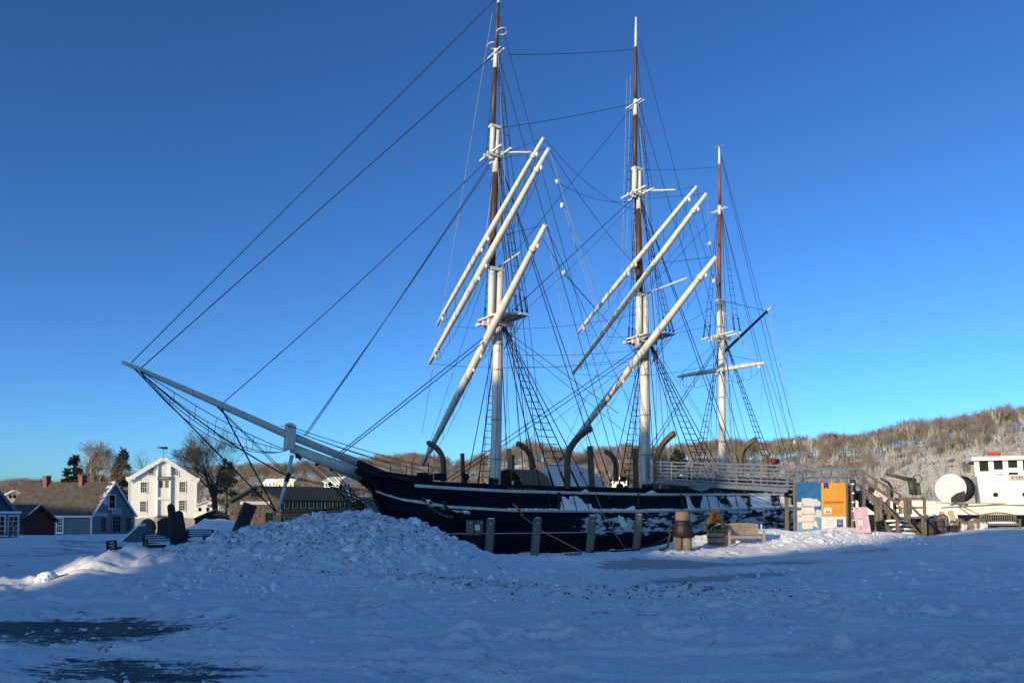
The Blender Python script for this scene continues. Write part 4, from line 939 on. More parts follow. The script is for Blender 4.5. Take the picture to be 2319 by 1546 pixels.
for sx in (-1, 1):
    for j in range(2):
        for i in range(2): MB().box((sx * (4.38 - .62 - i * 1.24), -.05, .52 + j * 1.02 - .0), (1.22, .14, 1.0)).build('granite_block', STONE, wh, False)
    MB().box((sx * 4.2, -.22, 7.72), (1.2, .45, .3)).build('cornice_return', TRIMW, wh, False)
pb = MB().box((X(341.5), -.12, Z(1185)), (12.5 * k, .06, 28 * k)).build('poster_board', mat('pale_blue_poster', (.42, .5, .56), .5, .3, 1.5), wh, False)
MB().box((X(352), -.3, Z(1187)), (9 * k, .5, 34 * k)).build('stone_pier', STONE, wh, False)
# whale weathervane on the ridge
wv = MB(); wv.tube([(0, .6, 10.7), (0, .6, 12.1)], .03, 6); wv.build('vane_rod', IRON, wh, False)
MB().bar((-.5, .6, 11.5), (.5, .6, 11.5), .04, .04).build('vane_arm', IRON, wh, False)
wp = [(-.95, .28), (-.72, .08), (-.95, -.12), (-.6, -.02), (-.1, -.17), (.5, -.17), (.55, .12), (.3, .22), (-.15, .18), (-.62, .12)]
MB().prism(wp, (.0, .63, 12.15), (1, 0, 0), (0, 0, 1), .06).build('whale_vane', IRON, wh, False)

# grey gabled shop
P = atY(206.5, 1215, 78.0); P[2] = -1.05; rz = math.radians(27.4 + 43); W = 5.4
org = np.array([P[0] + math.cos(rz) * W / 2, P[1] + math.sin(rz) * W / 2, P[2]])
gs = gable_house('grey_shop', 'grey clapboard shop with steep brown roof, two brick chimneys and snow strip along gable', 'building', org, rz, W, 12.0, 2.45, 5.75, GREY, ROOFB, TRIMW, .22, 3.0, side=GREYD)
window(gs, -.25, 3.75, .75, 1.35, 1, 2, -.03, .1, name='attic_window')
for x in (-1.3, 1.9): window(gs, x, 1.35, .55, 1.35, 2, 4, -.03, .09, GREY)
window(gs, .35, 1.4, .95, 1.6, 3, 4, -.03, .09, GREY, name='shop_window')
MB().box((-2.1, -.04, 1.05), (.85, .06, 2.1)).build('door', GREY, gs, False)
board_text(gs, -1.75, 2.42, 1.8, .42, -.12, mat('grey_sign', (.3, .36, .4), .6), PALEL, 1); board_text(gs, .3, 2.75, 1.15, .62, -.12, mat('blue_white_sign', (.5, .56, .62), .6), mat('navy_lettering', (.05, .07, .14), .6), 3)
sb = MB(); sb.prism([(-.25, -.35), (.2, -.35), (.28, .2), (.1, .38), (-.2, .35), (-.3, 0)], (-1.1, -.1, 3.75), (1, 0, 0), (0, 0, 1), .04); sb.build('hanging_sign', mat('pale_sign', (.5, .56, .62), .6), gs, False)
window(gs, 4.2, 1.3, .8, 1.4, 3, 4, -W / 2 - .03, .11, name='side_window', axis='y')
MB().box((-W / 2 - .05, 8.0, 1.2), (.08, 1.15, 1.9)).build('side_door', GREY, gs, False)
for y in (4.2, 9.3):
    ch = MB().box((-.15, y, 5.9), (.55, .55, 1.3)).build('chimney', BRICKM, gs, False); MB().box((-.15, y, 6.55), (.62, .62, .1)).build('chimney_cap', BRICKM, ch, False)
# red shed and the corner house at the edge of the picture
P = atY(50, 1222, 60); P[2] = -.75; W = 2.9; rz = math.radians(30 + 43)
org = np.array([P[0] + math.cos(rz) * W / 2, P[1] + math.sin(rz) * W / 2, P[2]])
rs = gable_house('red_shed', 'small dark red board shed in front of the grey shop', 'shed', org, rz, W, 4.0, 1.75, 2.85, REDP, ROOFB, DARKWOOD, .2, 1.1, boards=False)
for i in range(9): MB().box((-W / 2 + .16 + i * .322, -.02, .9 + (1.0 - abs(i - 4) * .25) * .45), (.30, .04, 1.9 + (1.0 - abs(i - 4) * .25) * .9)).build('wall_board', REDP, rs, False)
MB().box((-W / 2 - .06, .8, 1.05), (.05, .7, 1.15)).build('notice_board', mat('grey_notice', (.3, .36, .42), .6), rs, False)
P = atY(-62, 1228, 50); P[2] = -.55; W = 3.0; rz = math.radians(34 + 40)
org = np.array([P[0] + math.cos(rz) * W / 2, P[1] + math.sin(rz) * W / 2, P[2]])
ch_ = gable_house('corner_house', 'slate blue house with white bay window cut off by the left edge of the picture', 'building', org, rz, W, 7, 2.2, 3.75, GREYD, ROOFB, GREY, .2)
bw = MB(); bw.box((.3, -.35, 1.15), (1.7, .7, 1.9)); bayw = bw.build('bay', GREY, ch_, False)
MB().box((.3, -.4, 2.15), (2.0, .95, .14)).build('bay_roof', SNOW, ch_, False)
for x in (-.25, .75): window(ch_, x, 1.25, .62, 1.25, 2, 4, -.74, .1)
st = thing('porch_steps', 'grey wooden porch steps with handrail at the left edge below bay window', 'steps', atY(10, 1232, 46.5) * np.array([1, 1, 0]) + np.array([0, 0, -.35]), .9)
for i in range(4): MB().box((.1 - i * .0, i * .28, .1 + i * .17), (1.1, .3, .06)).build('step', OLDWOOD, st, False)
for sx in (-.5, .6):
    MB().bar((sx, -.1, .9), (sx, 1.1, 1.6), .07, .09).build('handrail', OLDWOOD, st, False)
    for y, h in ((-.05, .85), (1.0, 1.5)): MB().box((sx, y, h / 2), (.09, .09, h)).build('post', OLDWOOD, st, False)
cs = MB(); cs.ball((0, 0, .1), (.6, .55, .42), 12, 8); o = cs.build('covered_bundle', CANVAS); o.location = tuple(atY(42, 1224, 52) * np.array([1, 1, 0]) + np.array([0, 0, -.4])); tag(o, 'rounded pale covered bundle in snow between bay window and red shed', 'bundle')
# dark lean-to beside the warehouse
P = atY(487, 1196, 98); P[2] = -1.1
ds_ = gable_house('dark_shed', 'low black-painted shed between the white warehouse and the shingled workshop', 'shed', P, math.radians(20), 4.6, 6, 1.9, 3.0, mat('black_boards', (.012, .016, .022), .75), ROOFG, DARKWOOD, .2, -1)
window(ds_, -1.3, 1.3, .5, .5, 2, 2, -.03, .06, DARKWOOD)
MB().box((.6, -.03, .8), (1.0, .06, 1.8)).build('door', DARKWOOD, ds_, False)
# shingled workshop
k = 84 / FPX; P = atY(578, 1198, 84); P[2] = -.85
sw = gable_house('shingled_workshop', 'brown cedar-shingled workshop with green trim and long white sign under gable', 'building', P, math.radians(20), 5.35, 9, 3.75, 5.35, SHINGLE, ROOFG, DKGREEN, .22, -1, boards=False)
window(sw, 0, 4.45, .85, .55, 4, 2, -.03, .1, DKGREEN, 'attic_window'); window(sw, 1.45, 1.75, .72, 1.15, 3, 3, -.03, .12, DKGREEN); window(sw, -1.3, 1.95, .72, 1.15, 3, 3, -.03, .12, DKGREEN)
board_text(sw, -.05, 3.45, 3.1, .32, -.1, WHITES, mat('faded_lettering', (.5, .45, .36), .7), 1)
MB().box((2.3, -.05, 1.15), (.75, .08, 1.9)).build('door', DKGREEN, sw, False)
# long dark mill behind it
P = atY(672, 1160, 104); P[2] = -.9
ml_ = gable_house('long_mill', 'long dark green mill building with two rows of small windows behind the dolphin striker', 'building', P + np.array([-5.6, 2, 0]), math.radians(-50), 6.5, 12, 4.3, 6.0, DKGREEN, ROOFG, DKGREEN, .25)
for r_, z in ((0, 3.55), (1, 1.25)):
    for i in range(9): window(ml_, 1.2 + i * 1.2, z, .6, .95, 2, 2, 3.28, .06, mat('grey_green_trim', (.12, .15, .14), .7), axis='y')
# far houses on the opposite bank
YEL = mat('pale_yellow_clapboard', (.62, .5, .28), .7, .08, 2); CRM = mat('cream_paint', (.7, .66, .56), .7, .08, 2); ROOFS = mat('snowy_roof', (.6, .6, .62), .7, .08, 1)
def far_house(name, label, u, v, D, W, Ld, he, ha, wallm, rz, roofm=None, wins=3, chim=1):
    W, Ld, he, ha = W * .6, Ld * .6, he * .45, ha * .45
    P = atY(u, v, D); P[2] = max(P[2], -1.6)
    t = thing(name, label, 'house', P, rz, 'houses on the far bank')
    mb = MB(); pg = [(-W / 2, -4), (W / 2, -4), (W / 2, he), (0, ha), (-W / 2, he)]; V = [(x, 0, z) for x, z in pg] + [(x, Ld, z) for x, z in pg]
    mb.add(V, [(0, 1, 2, 3, 4), (9, 8, 7, 6, 5), (1, 6, 7, 2), (5, 0, 4, 9)]); mb.build('wall', wallm, t, False)
    for sd in (-1, 1):
        sl = (ha - he) / (W / 2); mb = MB(); mb.bar((sd * (W / 4 + .2), -.4, (he + ha) / 2 + .1 - sl * .2), (sd * (W / 4 + .2), Ld + .4, (he + ha) / 2 + .1 - sl * .2), W / 2 * math.hypot(1, sl) + .5, .22, (sd * sl, 0, 1)); mb.build('roof', roofm or ROOFS, t, False)
    for i in range(wins):
        for z in ([1.3, 3.9] if he > 4 else [.7]):
            MB().box((-W / 2 + W * (i + .5) / wins, -.03, z), (.55, .12, .8)).build('window', GLASS, t, False)
            MB().box((W / 2 + .0, Ld * (i + .5) / wins, z), (.12, .55, .8)).build('window', GLASS, t, False)
            MB().box((-W / 2, Ld * (i + .5) / wins, z), (.12, .55, .8)).build('window', GLASS, t, False)
    for i in range(chim): MB().box((0, Ld * (.3 + .4 * i), ha + .5), (.6, .6, 1.2)).build('chimney', BRICKM, t, False)
    return t
far_house('yellow_house', 'pale yellow house with snowy roof and chimneys on hillside above the mill', 672, 1104, 270, 7, 11, 4.6, 7, YEL, math.radians(75), chim=2)
far_house('cream_house', 'cream house partly hidden left of the yellow house above the mill roof', 632, 1101, 285, 6, 9, 3.0, 6, CRM, math.radians(70))
far_house('cream_house', 'cream house with red chimney just below the bowsprit root', 782, 1104, 262, 9, 12, 5, 8, CRM, math.radians(60), chim=1)
far_house('yellow_house', 'pale yellow gabled house low by the water behind the bobstay chains', 765, 1160, 190, 6.5, 8, 2.2, 5, YEL, math.radians(20))
far_house('snowy_roofed_house', 'snow-roofed cream house left of the pale yellow gabled house by the water', 738, 1160, 195, 8, 10, 1.4, 4, CRM, math.radians(70))
far_house('white_house', 'white house glimpsed under branches right of the warehouse', 470, 1160, 170, 8, 9, 3.4, 5.5, CRM, math.radians(20))
far_house('cream_house', 'cream house seen through rigging left of the gangway post', 1545, 1085, 262, 6, 8, 3, 5.4, CRM, math.radians(-10))
far_house('red_brown_house', 'dark brown-roofed house seen between main mast shrouds', 1403, 1098, 240, 9, 11, 3, 6, CRM, math.radians(-30), mat('brown_far_roof', (.14, .09, .07), .8))
far_house('small_house', 'small pale house at far left behind the grey shop', 33, 1130, 200, 5, 6, 3, 5, YEL, math.radians(40))
P = atY(815, 1170, 118); P[2] = -.8
rb = gable_house('red_boathouse', 'dark red boathouse with pale gable edge directly behind the bow', 'building', P, math.radians(-38), 7.5, 9, 2.4, 4.6, mat('faded_red_boards', (.3, .09, .08), .75, .2, 3), mat('grey_brown_roof', (.16, .13, .1), .85, .2, 4), CRM, .3, boards=False)
MB().box((0, -.04, 1.2), (2.4, .08, 2.4)).build('door', mat('faded_red_boards', (.3, .09, .08)), rb, False)

# things in the snow on the left
def on_ground(u, v, Y):
    p = atY(u, v, Y); return np.array([p[0], p[1], gz(p[0], p[1])])
def bench(name, label, loc, rz, L_=1.5, m=OLDWOOD, slats='v', nsl=16, snow=True, group=None, cat='bench', curve=.0):
    t = thing(name, label, cat, loc, rz, group)
    for sx in (-1, 1):
        MB().box((sx * (L_ / 2 - .05), -.42, .31), (.08, .08, .62)).build('leg', m, t, False)
        MB().bar((sx * (L_ / 2 - .05), .08, 0), (sx * (L_ / 2 - .05), .16, .92), .08, .08, (1, 0, 0)).build('leg', m, t, False)
        MB().bar((sx * (L_ / 2 - .05), -.48, .645), (sx * (L_ / 2 - .05), .14, .645), .09, .05).build('armrest', m, t, False)
    for i in range(5): MB().box((0, -.4 + i * .105, .42), (L_ - .16, .085, .035)).build('seat_slat', m, t, False)
    MB().box((0, -.43, .36), (L_ - .18, .04, .09)).build('apron', m, t, False)
    if slats == 'v':
        MB().bar((-L_ / 2 + .09, .105, .5), (L_ / 2 - .09, .105, .5), .05, .07).build('back_rail', m, t, False)
        n = 8; mb = MB()
        for i in range(n):
            a, b = -L_ / 2 + .09 + (L_ - .18) * i / n, -L_ / 2 + .09 + (L_ - .18) * (i + 1) / n
            za, zb = .88 + curve * math.sin(math.pi * i / n), .88 + curve * math.sin(math.pi * (i + 1) / n); mb.bar((a, .15, za), (b + .01, .15, zb), .05, .08)
        mb.build('top_rail', m, t, False)
        for i in range(nsl):
            f = (i + .5) / nsl; x = -L_ / 2 + .1 + (L_ - .2) * f; MB().bar((x, .108, .53), (x, .145, .85 + curve * math.sin(math.pi * f)), .045, .018, (0, 1, 0)).build('back_slat', m, t, False)
    else:
        for i in range(5): MB().bar((-L_ / 2 + .09, .1 + i * .018, .5 + i * .1), (L_ / 2 - .09, .1 + i * .018, .5 + i * .1), .03, .055).build('back_slat', m, t, False)
    if snow:
        mb = MB(); mb.ball((.1, -.16, .45), (L_ * .42, .2, .08), 12, 6); mb.build('snow_on_seat', SNOW, t, False)
    return t
bl = on_ground(372, 1245, 33.5); bench('park_bench', 'dark slatted bench half buried in snow left of the twin timber post', bl + np.array([0, 0, -.22]), math.radians(38), 1.7, DARKWOOD, 'h')
bl = on_ground(448, 1228, 36.5); bench('park_bench', 'dark slatted bench half buried in snow right of the twin timber post', bl + np.array([0, 0, -.15]), math.radians(-20), 1.6, DARKWOOD, 'h')
bl = on_ground(262, 1258, 29); bench('park_bench', 'dark bench seen end-on, standing alone in snow on the left', bl + np.array([0, 0, -.36]), math.radians(102), 1.1, DARKWOOD, 'h')
p = on_ground(396, 1243, 31.5); tp = thing('timber_post', 'twin dark timber post with rounded heads standing in snow before the warehouse', 'post', p)
for (x, w, h, y) in ((-.12, .3, 1.95, 0), (.17, .36, 1.66, .05)):
    mb = MB(); mb.tube([(x + .12, y, -.4), (x + .06, y, h * .5), (x - .06, y, h - .1), (x - .1, y, h)], [w * .62, w * .58, w * .52, w * .3], 8, smooth=False); mb.build('timber', DARKWOOD, tp, False)
mb = MB(); mb.tube([(.12 + .47 * math.cos(a), .02 + .36 * math.sin(a), .62) for a in np.linspace(0, 6.283, 14)], .05, 6, False); mb.build('iron_band', IRON, tp, False)
p = on_ground(513, 1208, 30); lt = thing('leaning_timber', 'thick square black timber leaning out of the snow pile', 'timber', p)
a = np.array([.0, 0, -.35]); b = atY(567, 1141, 30.4) - p; MB().bar(a, b, .46, .34, (.5, -.5, .3)).build('beam', DARKWOOD, lt, False)
MB().bar(a + np.array([.5, 0, .1]), a + (b - a) * .42 + np.array([.28, -.05, -.12]), .12, .12).build('brace', DARKWOOD, lt, False)
p = on_ground(305, 1232, 39); hb = thing('sloping_hatch', 'grey wedge-shaped hatch with snow on its slope behind the lone bench', 'hatch', p, math.radians(10))
MB().prism([(-.75, 0), (.35, 0), (.35, 1.05)], (0, .5, -.1), (1, 0, 0), (0, 0, 1), 1.0).build('hatch_body', GREYD, hb, False)
MB().bar((-.8, 0, -.06), (.36, 0, 1.05), 1.06, .08, (-1, 0, 1)).build('snow_cover', SNOW, hb, False)
p = on_ground(335, 1222, 46); rk = MB(); rk.ball((0, 0, .4), (.5, .4, .55), 9, 6, False); o = rk.build('boulder', mat('brown_boulder', (.12, .09, .075), .9, .3, 3)); o.location = tuple(p); tag(o, 'brown granite boulder showing behind the sloping hatch', 'boulder')
p = on_ground(374, 1212, 45); bx_ = thing('birdhouse_box', 'small dark box with pitched lid just left of the twin timber post', 'box', p)
MB().box((0, 0, .35), (.7, .5, .7)).build('box_body', DARKWOOD, bx_, False); MB().prism([(-.45, .7), (.45, .7), (0, 1.0)], (0, .3, 0), (1, 0, 0), (0, 0, 1), .6).build('lid', DARKWOOD, bx_, False)
p = atY(640, 1192, 52); p[2] = .12; ob = thing('upturned_boat', 'snow-covered upturned white boat behind the big snow pile', 'boat', p, math.radians(12))
V = []; n = 9
for i, x in enumerate(np.linspace(-2.2, 2.4, n)):
    w = .95 * (1 - abs(x / 2.5) ** 3) + .03; V += [(x, w * math.cos(a), -.3 + .75 * (1 - .2 * abs(x / 2.4) ** 2) * math.sin(a)) for a in np.linspace(0, math.pi, 9)]
mb = MB(); mb.add(V, [(i * 9 + j, i * 9 + j + 1, (i + 1) * 9 + j + 1, (i + 1) * 9 + j) for i in range(n - 1) for j in range(8)], True); mb.build('hull', SNOW, ob, False)
MB().bar((-2.2, 0, .28), (2.4, 0, .3), .08, .1).build('keel', WHITE, ob, False)
p = atY(556, 1200, 60); p[2] = gz(p[0], p[1]); tb_ = MB(); tb_.lathe([(.28, 0), (.33, .7), (.35, .72), (.35, .8), (.1, .86)], n=12); o = tb_.build('rubbish_bin', IRON); o.location = tuple(p); tag(o, 'small black rubbish bin at the foot of the shingled workshop', 'bin')
# ------------------------------------------------------------------ quay furniture
def quay_y(x): return 29.3 + .64 * (x - .9)
def piling(name, label, ut, vt, ub, vb, r, Y, m=OLDWOOD, group='timber pilings along the quay edge'):
    b = atY(ub, vb, Y); t_ = atY(ut, vt, Y); zb = min(b[2], gz(b[0], b[1])) - .5; f = (zb - b[2]) / (t_[2] - b[2]); b2 = b + (t_ - b) * f
    th = thing(name, label, 'piling', (b[0], b[1], b[2]), 0, group)
    mb = MB(); P = [b2 + (t_ - b2) * k for k in (0, .3, .6, .97, 1)]
    mb.tube(P, [r * 1.04, r, r * .99, r * .98, r * .9], 12); o = mb.build('pile', m, th)
    MB().ball(t_ + np.array([0, 0, .0]), (r * .8, r * .8, .03), 10, 4).build('snow_cap', SNOW, th)
    c = P[3] - np.array([0, r * .98, .13]); MB().ball(c, (.035, .03, .035), 6, 4).build('bolt', WHITE, th)
    return th
for (lab, ut, vt, ub, vb, r) in (('grey timber piling with snow at its foot, peeping over the snow pile by the bow', 962, 1183, 958, 1262, .17),
        ('grey piling standing just right of the rope-wrapped cluster', 1112, 1174, 1105, 1264, .165), ('leaning grey piling third from the rope-wrapped cluster, before dark hull', 1217.5, 1172, 1210, 1262, .165),
        ('leaning grey piling beside the small mooring line, before frosted hull', 1342, 1168, 1335, 1254, .165), ('grey piling left of the black-bound mooring bollard', 1448, 1164, 1440, 1246, .165)):
    X_ = (ub - U0) / FPX * 29.6; Y = quay_y(X_); Y = quay_y((ub - U0) / FPX * Y); piling('piling', lab, ut, vt, ub, vb, r, Y)
# cluster of piles wrapped in rope, with a small white notice
Y = 28.2; cl = thing('piling_cluster', 'cluster of three grey piles wrapped in thick black rope beside the snow pile', 'piling', atY(1075, 1262, Y), 0, 'timber pilings along the quay edge')
for du, dy, r in ((-9, 0, .17), (9, 0, .17), (0, .28, .17)):
    a = atY(1075 + du, 1290, Y + dy); b = atY(1075 + du, 1177, Y + dy); MB().tube([a, b], r, 12).build('pile', OLDWOOD, cl)
c = atY(1075, 1229, Y)
for i in range(9):
    z = c[2] - .33 + i * .075; R_ = .40
    MB().tube([(c[0] + (R_ + .015 * math.sin(3 * a + i)) * math.cos(a), c[1] + .1 + (R_ * .82) * math.sin(a), z + .012 * math.sin(2 * a + i)) for a in np.linspace(0, 2 * math.pi, 22)], .042, 6, False).build('rope_turn', ROPE, cl)
q = atY(1081, 1194, Y - .18); MB().box(q, (.17, .012, .2)).build('notice', WHITES, cl); MB().box(q + np.array([.0, -.009, .0]), (.1, .004, .1)).build('printed_square', mat('pale_print', (.45, .47, .52), .6), cl)
for (u, v) in ((1066, 1183), (1091, 1184)): MB().ball(atY(u, v, Y - .18), (.035, .03, .035), 6, 4).build('bolt', WHITE, cl)
MB().tube([atY(1070, 1180, Y - .19), atY(1069, 1212, Y - .2)], .015, 5).build('cord', ROPE2, cl)
# black-bound mooring bollard
Y = 30.6; p = atY(1546, 1254, Y); p[2] = gz(p[0], p[1]); bo = thing('mooring_bollard', 'black-bound mooring bollard with chain hook and brown timber cap', 'bollard', p)
for x, y in ((-.19, 0), (.17, -.05), (.0, .25)): MB().tube([(x, y, -.3), (x, y, .75)], .185, 12).build('pile', OLDWOOD, bo, False)
mb = MB(); mb.lathe([(.36, .52), (.395, .55), (.39, .75), (.37, .95), (.31, 1.1), (.29, 1.18)], n=14); mb.build('iron_sleeve', IRON, bo, False)
for i in range(6): MB().tube([((.40 - .01 * i) * math.cos(a), (.38 - .01 * i) * math.sin(a), .56 + i * .085 + .015 * math.sin(2 * a + i)) for a in np.linspace(0, 6.283, 20)], .035, 5, False).build('rope_turn', ROPE, bo, False)
mb = MB(); mb.lathe([(.26, 1.16), (.29, 1.2), (.29, 1.5), (.26, 1.53)], n=14); mb.build('timber_cap', mat('capped_timber', (.17, .115, .072), .8, .3, 5, .4, 20), bo, False)
MB().tube([(-.28, -.1, .9), (-.55, -.12, .92), (-.62, -.12, .8), (-.5, -.15, .65), (-.6, -.15, .35), (-.62, -.1, .15), (-.75, -.1, .05), (-.95, -.1, .03)], .05, 7).build('hanging_chain', IRON, bo, False)
pts = [atY(1528, 1207, 30.6), atY(1492, 1228, 31.2), atY(1440, 1244, 31.9), atY(1400, 1247, 31.2), atY(1350, 1247, 30.4), atY(1335, 1249, 30.6)]
tag(MB().tube(pts, .035, 6).build('mooring_rope', ROPE), 'heavy black rope sagging from the bollard across snow to a piling', 'rope')
x0, y0 = 2.1, 28.5; o = chain('ground_chain', (x0 - .35, y0, gz(x0 - .35, y0) + .02), (x0 + .5, y0 + .3, gz(x0 + .5, y0 + .3) + .02), 0, .1, mat('rusty_chain', (.09, .03, .025), .8), None, .02); tag(o, 'short rusty chain lying on the snow at the quay edge', 'chain')
# barrel planter with young fir
def barrel(name, label, loc, h=.72, r=.36, m=None, lid=None, hoops=(.18, .52, .82), group=None):
    t = thing(name, label, 'barrel', loc, 0, group); mb = MB(); n = 20; V = []; prof = [(r * .86, 0), (r * .97, h * .25), (r, h * .5), (r * .97, h * .75), (r * .88, h), (r * .8, h), (r * .78, h - .06)]
    for rr, z in prof:
        for k in range(n * 2): a = k * math.pi / n; q = rr * (1 - (.018 if k % 2 else 0)); V.append((q * math.cos(a), q * math.sin(a), z))
    N2 = n * 2; F = [(i * N2 + k, i * N2 + (k + 1) % N2, (i + 1) * N2 + (k + 1) % N2, (i + 1) * N2 + k) for i in range(len(prof) - 1) for k in range(N2)] + [tuple((len(prof) - 1) * N2 + k for k in range(N2))]
    mb.add(V, F); mb.build('staves', m or OLDWOOD, t, False)
    for f in hoops:
        rr = float(np.interp(f, [0, .25, .5, .75, 1], [.86, .97, 1, .97, .88])) * r
        mb = MB(); mb.lathe([(rr + .003, f * h - .03), (rr + .012, f * h - .03), (rr + .012, f * h + .03), (rr + .003, f * h + .03)], n=24); mb.build('hoop', mat('rusty_hoop', (.07, .028, .022), .7, .3, 8), t, False)
    if lid: mb = MB(); mb.lathe([(r * .93, h - .02), (r * .93, h + .06), (r * .6, h + .1), (.02, h + .12)], n=20); mb.build('lid', lid, t, False)
    return t
BARR = mat('oak_staves', (.26, .19, .12), .8, .35, 5, .3, 20, stretch=(3, 3, .4)); GREENL = mat('green_lid', (.03, .1, .075), .6)
p = atY(1621, 1245, 33); p[2] = gz(p[0], p[1]) - .04
bp_ = barrel('barrel_planter', 'oak half-barrel planter with rusty hoops holding a snow-dusted young fir', p, .76, .36, BARR)
rng = np.random.RandomState(3)
def needles(n, h, r, z0, seed, size=.1):
    rg = np.random.RandomState(seed); V = []; F = []
    for i in range(n):
        f = rg.rand() ** .8; z = z0 + h * f; R_ = r * (1 - f) ** .8 * rg.rand() ** .5; a = rg.rand() * 6.283
        c = np.array([R_ * math.cos(a), R_ * math.sin(a), z]); d = np.array([math.cos(a), math.sin(a), .25 + .5 * rg.rand()]) + rg.randn(3) * .35; d /= np.linalg.norm(d); w = np.cross(d, rg.randn(3)); w /= np.linalg.norm(w)
        s = size * (.6 + .8 * rg.rand()); o = len(V); V += [c - w * s * .16, c + w * s * .16, c + d * s * 1.5]; F.append((o, o + 1, o + 2))
    return V, F
NEED = mat('fir_needles', (.035, .05, .03), .7, .4, 6); NEEDB = mat('browned_fir_needles', (.13, .085, .04), .8, .4, 6)
V, F = needles(900, .78, .36, .68, 5, .13); mesh_obj('foliage', V, F, NEEDB, bp_, None, False)['kind'] = 'stuff'
V, F = needles(700, .34, .5, .66, 6, .15); mesh_obj('foliage', V, F, NEED, bp_, None, False)['kind'] = 'stuff'
MB().tube([(0, 0, .6), (.02, 0, 1.45)], [.025, .008], 5).build('stem', BARR, bp_, False)
mb = MB()
for i in range(9): mb.ball((rng.uniform(-.25, .25), -.12 + rng.uniform(-.15, .1), .84 + rng.uniform(-.06, .2)), (.1, .08, .04), 7, 4)
mb.build('snow_clump', SNOW, bp_, False)['kind'] = 'stuff'
TEAKG = mat('silvered_teak', (.30, .235, .17), .8, .25, 6, .2, 25, stretch=(1, 1, .3))
p = atY(1684, 1243, 33.2); p[2] = gz(p[0], p[1]) - .02
bn = bench('teak_bench', 'silvered teak bench with upright slats and snow heaped along its back', p + np.array([-.05, .1, 0]), math.radians(14), 1.75, TEAKG, 'v', 22, False, curve=.06)
MB().tube([(.78, -.3, .66), (.77, -.3, .92)], .035, 8).build('bottle', mat('pale_green_bottle', (.4, .62, .55), .4), bn, False)

# notice board of two panels
def quad_print(name, parent, O_, ux, uz, poly, m, off):
    w = np.cross(ux, uz); mb = MB(); mb.prism([(a, b) for a, b in poly], np.array(O_) + w * off, ux, uz, .003); return mb.build(name, m, parent)
Yp = 37.0; TL = atY(1803, 1092, Yp - .3); TR = atY(1915, 1089, Yp + .3); ux = (TR - TL); Wd = math.hypot(ux[0], ux[1]); ux = np.array([ux[0], ux[1], 0]) / Wd; uz = np.array([0, 0, 1.0]); Hh = 2.55
O_ = np.array([TL[0], TL[1], TL[2] - Hh])
bd = thing('notice_board', 'large museum notice board with blue ship picture and orange text panel', 'sign', (O_[0] + ux[0] * Wd / 2, O_[1] + ux[1] * Wd / 2, gz(O_[0] + Wd / 2, O_[1])))
w_ = np.cross(ux, uz)
MB().prism([(0, 0), (Wd, 0), (Wd, Hh), (0, Hh)], O_ - w_ * .06, ux, uz, .055).build('backing', OLDWOOD, bd)
for x in (-.06, Wd + .06): MB().box(O_ + ux * x - w_ * .03 + uz * (Hh / 2 - .3), (.11, .11, Hh + .55), math.atan2(ux[1], ux[0])).build('post', OLDWOOD, bd)
PB = mat('print_deep_blue', (.035, .14, .3), .4, .25, 1.2); PB2 = mat('print_sea_blue', (.16, .32, .45), .4, .3, 2); PC = mat('print_cloud', (.55, .6, .64), .4, .15, 3); PS = mat('print_sail', (.72, .64, .52), .4, .12, 3); PS2 = mat('print_sail_shade', (.42, .36, .33), .4, .15, 3)
PO = mat('print_orange', (.78, .33, .045), .4, .06, 2); PWt = mat('print_white', (.8, .76, .7), .4, .04, 2); PN = mat('print_navy', (.045, .055, .26), .4, .1, 3); PK = mat('print_ink', (.05, .04, .035), .5)
hw = Wd * .5; q_ = lambda nm, poly, m, off=.0: quad_print(nm, bd, O_, ux, uz, poly, m, off)
q_('picture_sky', [(0, Hh * .45), (hw, Hh * .45), (hw, Hh), (0, Hh)], PB); q_('picture_sea', [(0, 0), (hw, 0), (hw, Hh * .45), (0, Hh * .45)], PB2)
q_('picture_cloud', [(hw * .55, Hh * .55), (hw * .95, Hh * .56), (hw * .98, Hh * .63), (hw * .8, Hh * .70), (hw * .6, Hh * .69)], PC, .004)
q_('picture_cloud', [(hw * .75, Hh * .36), (hw, Hh * .34), (hw, Hh * .48), (hw * .8, Hh * .5)], PC, .004)
for (x0, x1, z0, z1) in ((.22, .6, .56, .71), (.02, .24, .54, .64), (.2, .7, .41, .54), (.03, .2, .38, .48), (.2, .74, .27, .40), (.04, .19, .26, .36), (.22, .62, .13, .26)):
    q_('picture_sail', [(hw * x0, Hh * z0), (hw * (x1 + .05), Hh * (z0 + .01)), (hw * x1, Hh * z1), (hw * x0, Hh * (z1 - .005))], PS, .005)
    q_('picture_sail_shade', [(hw * (x0 + .02), Hh * (z0 - .018)), (hw * (x1 - .04), Hh * (z0 - .01)), (hw * (x1 - .02), Hh * (z0 + .005)), (hw * x0, Hh * (z0 + .005))], PS2, .009)
q_('picture_sail', [(hw * .62, Hh * .2), (hw * .88, Hh * .14), (hw * .72, Hh * .38)], PS, .005)
q_('text_panel', [(hw, Hh * .36), (Wd, Hh * .36), (Wd, Hh), (hw, Hh)], PO, .002); q_('text_panel', [(hw, 0), (Wd, 0), (Wd, Hh * .36), (hw, Hh * .36)], PWt, .002)
q_('ribbon', [(hw * 1.1, Hh * .885), (hw * 1.2, Hh * .905), (hw * 1.3, Hh * .885), (hw * 1.3, Hh * .998), (hw * 1.1, Hh * .998)], PN, .006)
q_('ribbon', [(hw * 1.62, Hh * .12), (hw * 1.745, Hh * .15), (hw * 1.87, Hh * .12), (hw * 1.87, Hh * .31), (hw * 1.62, Hh * .31)], PN, .006)
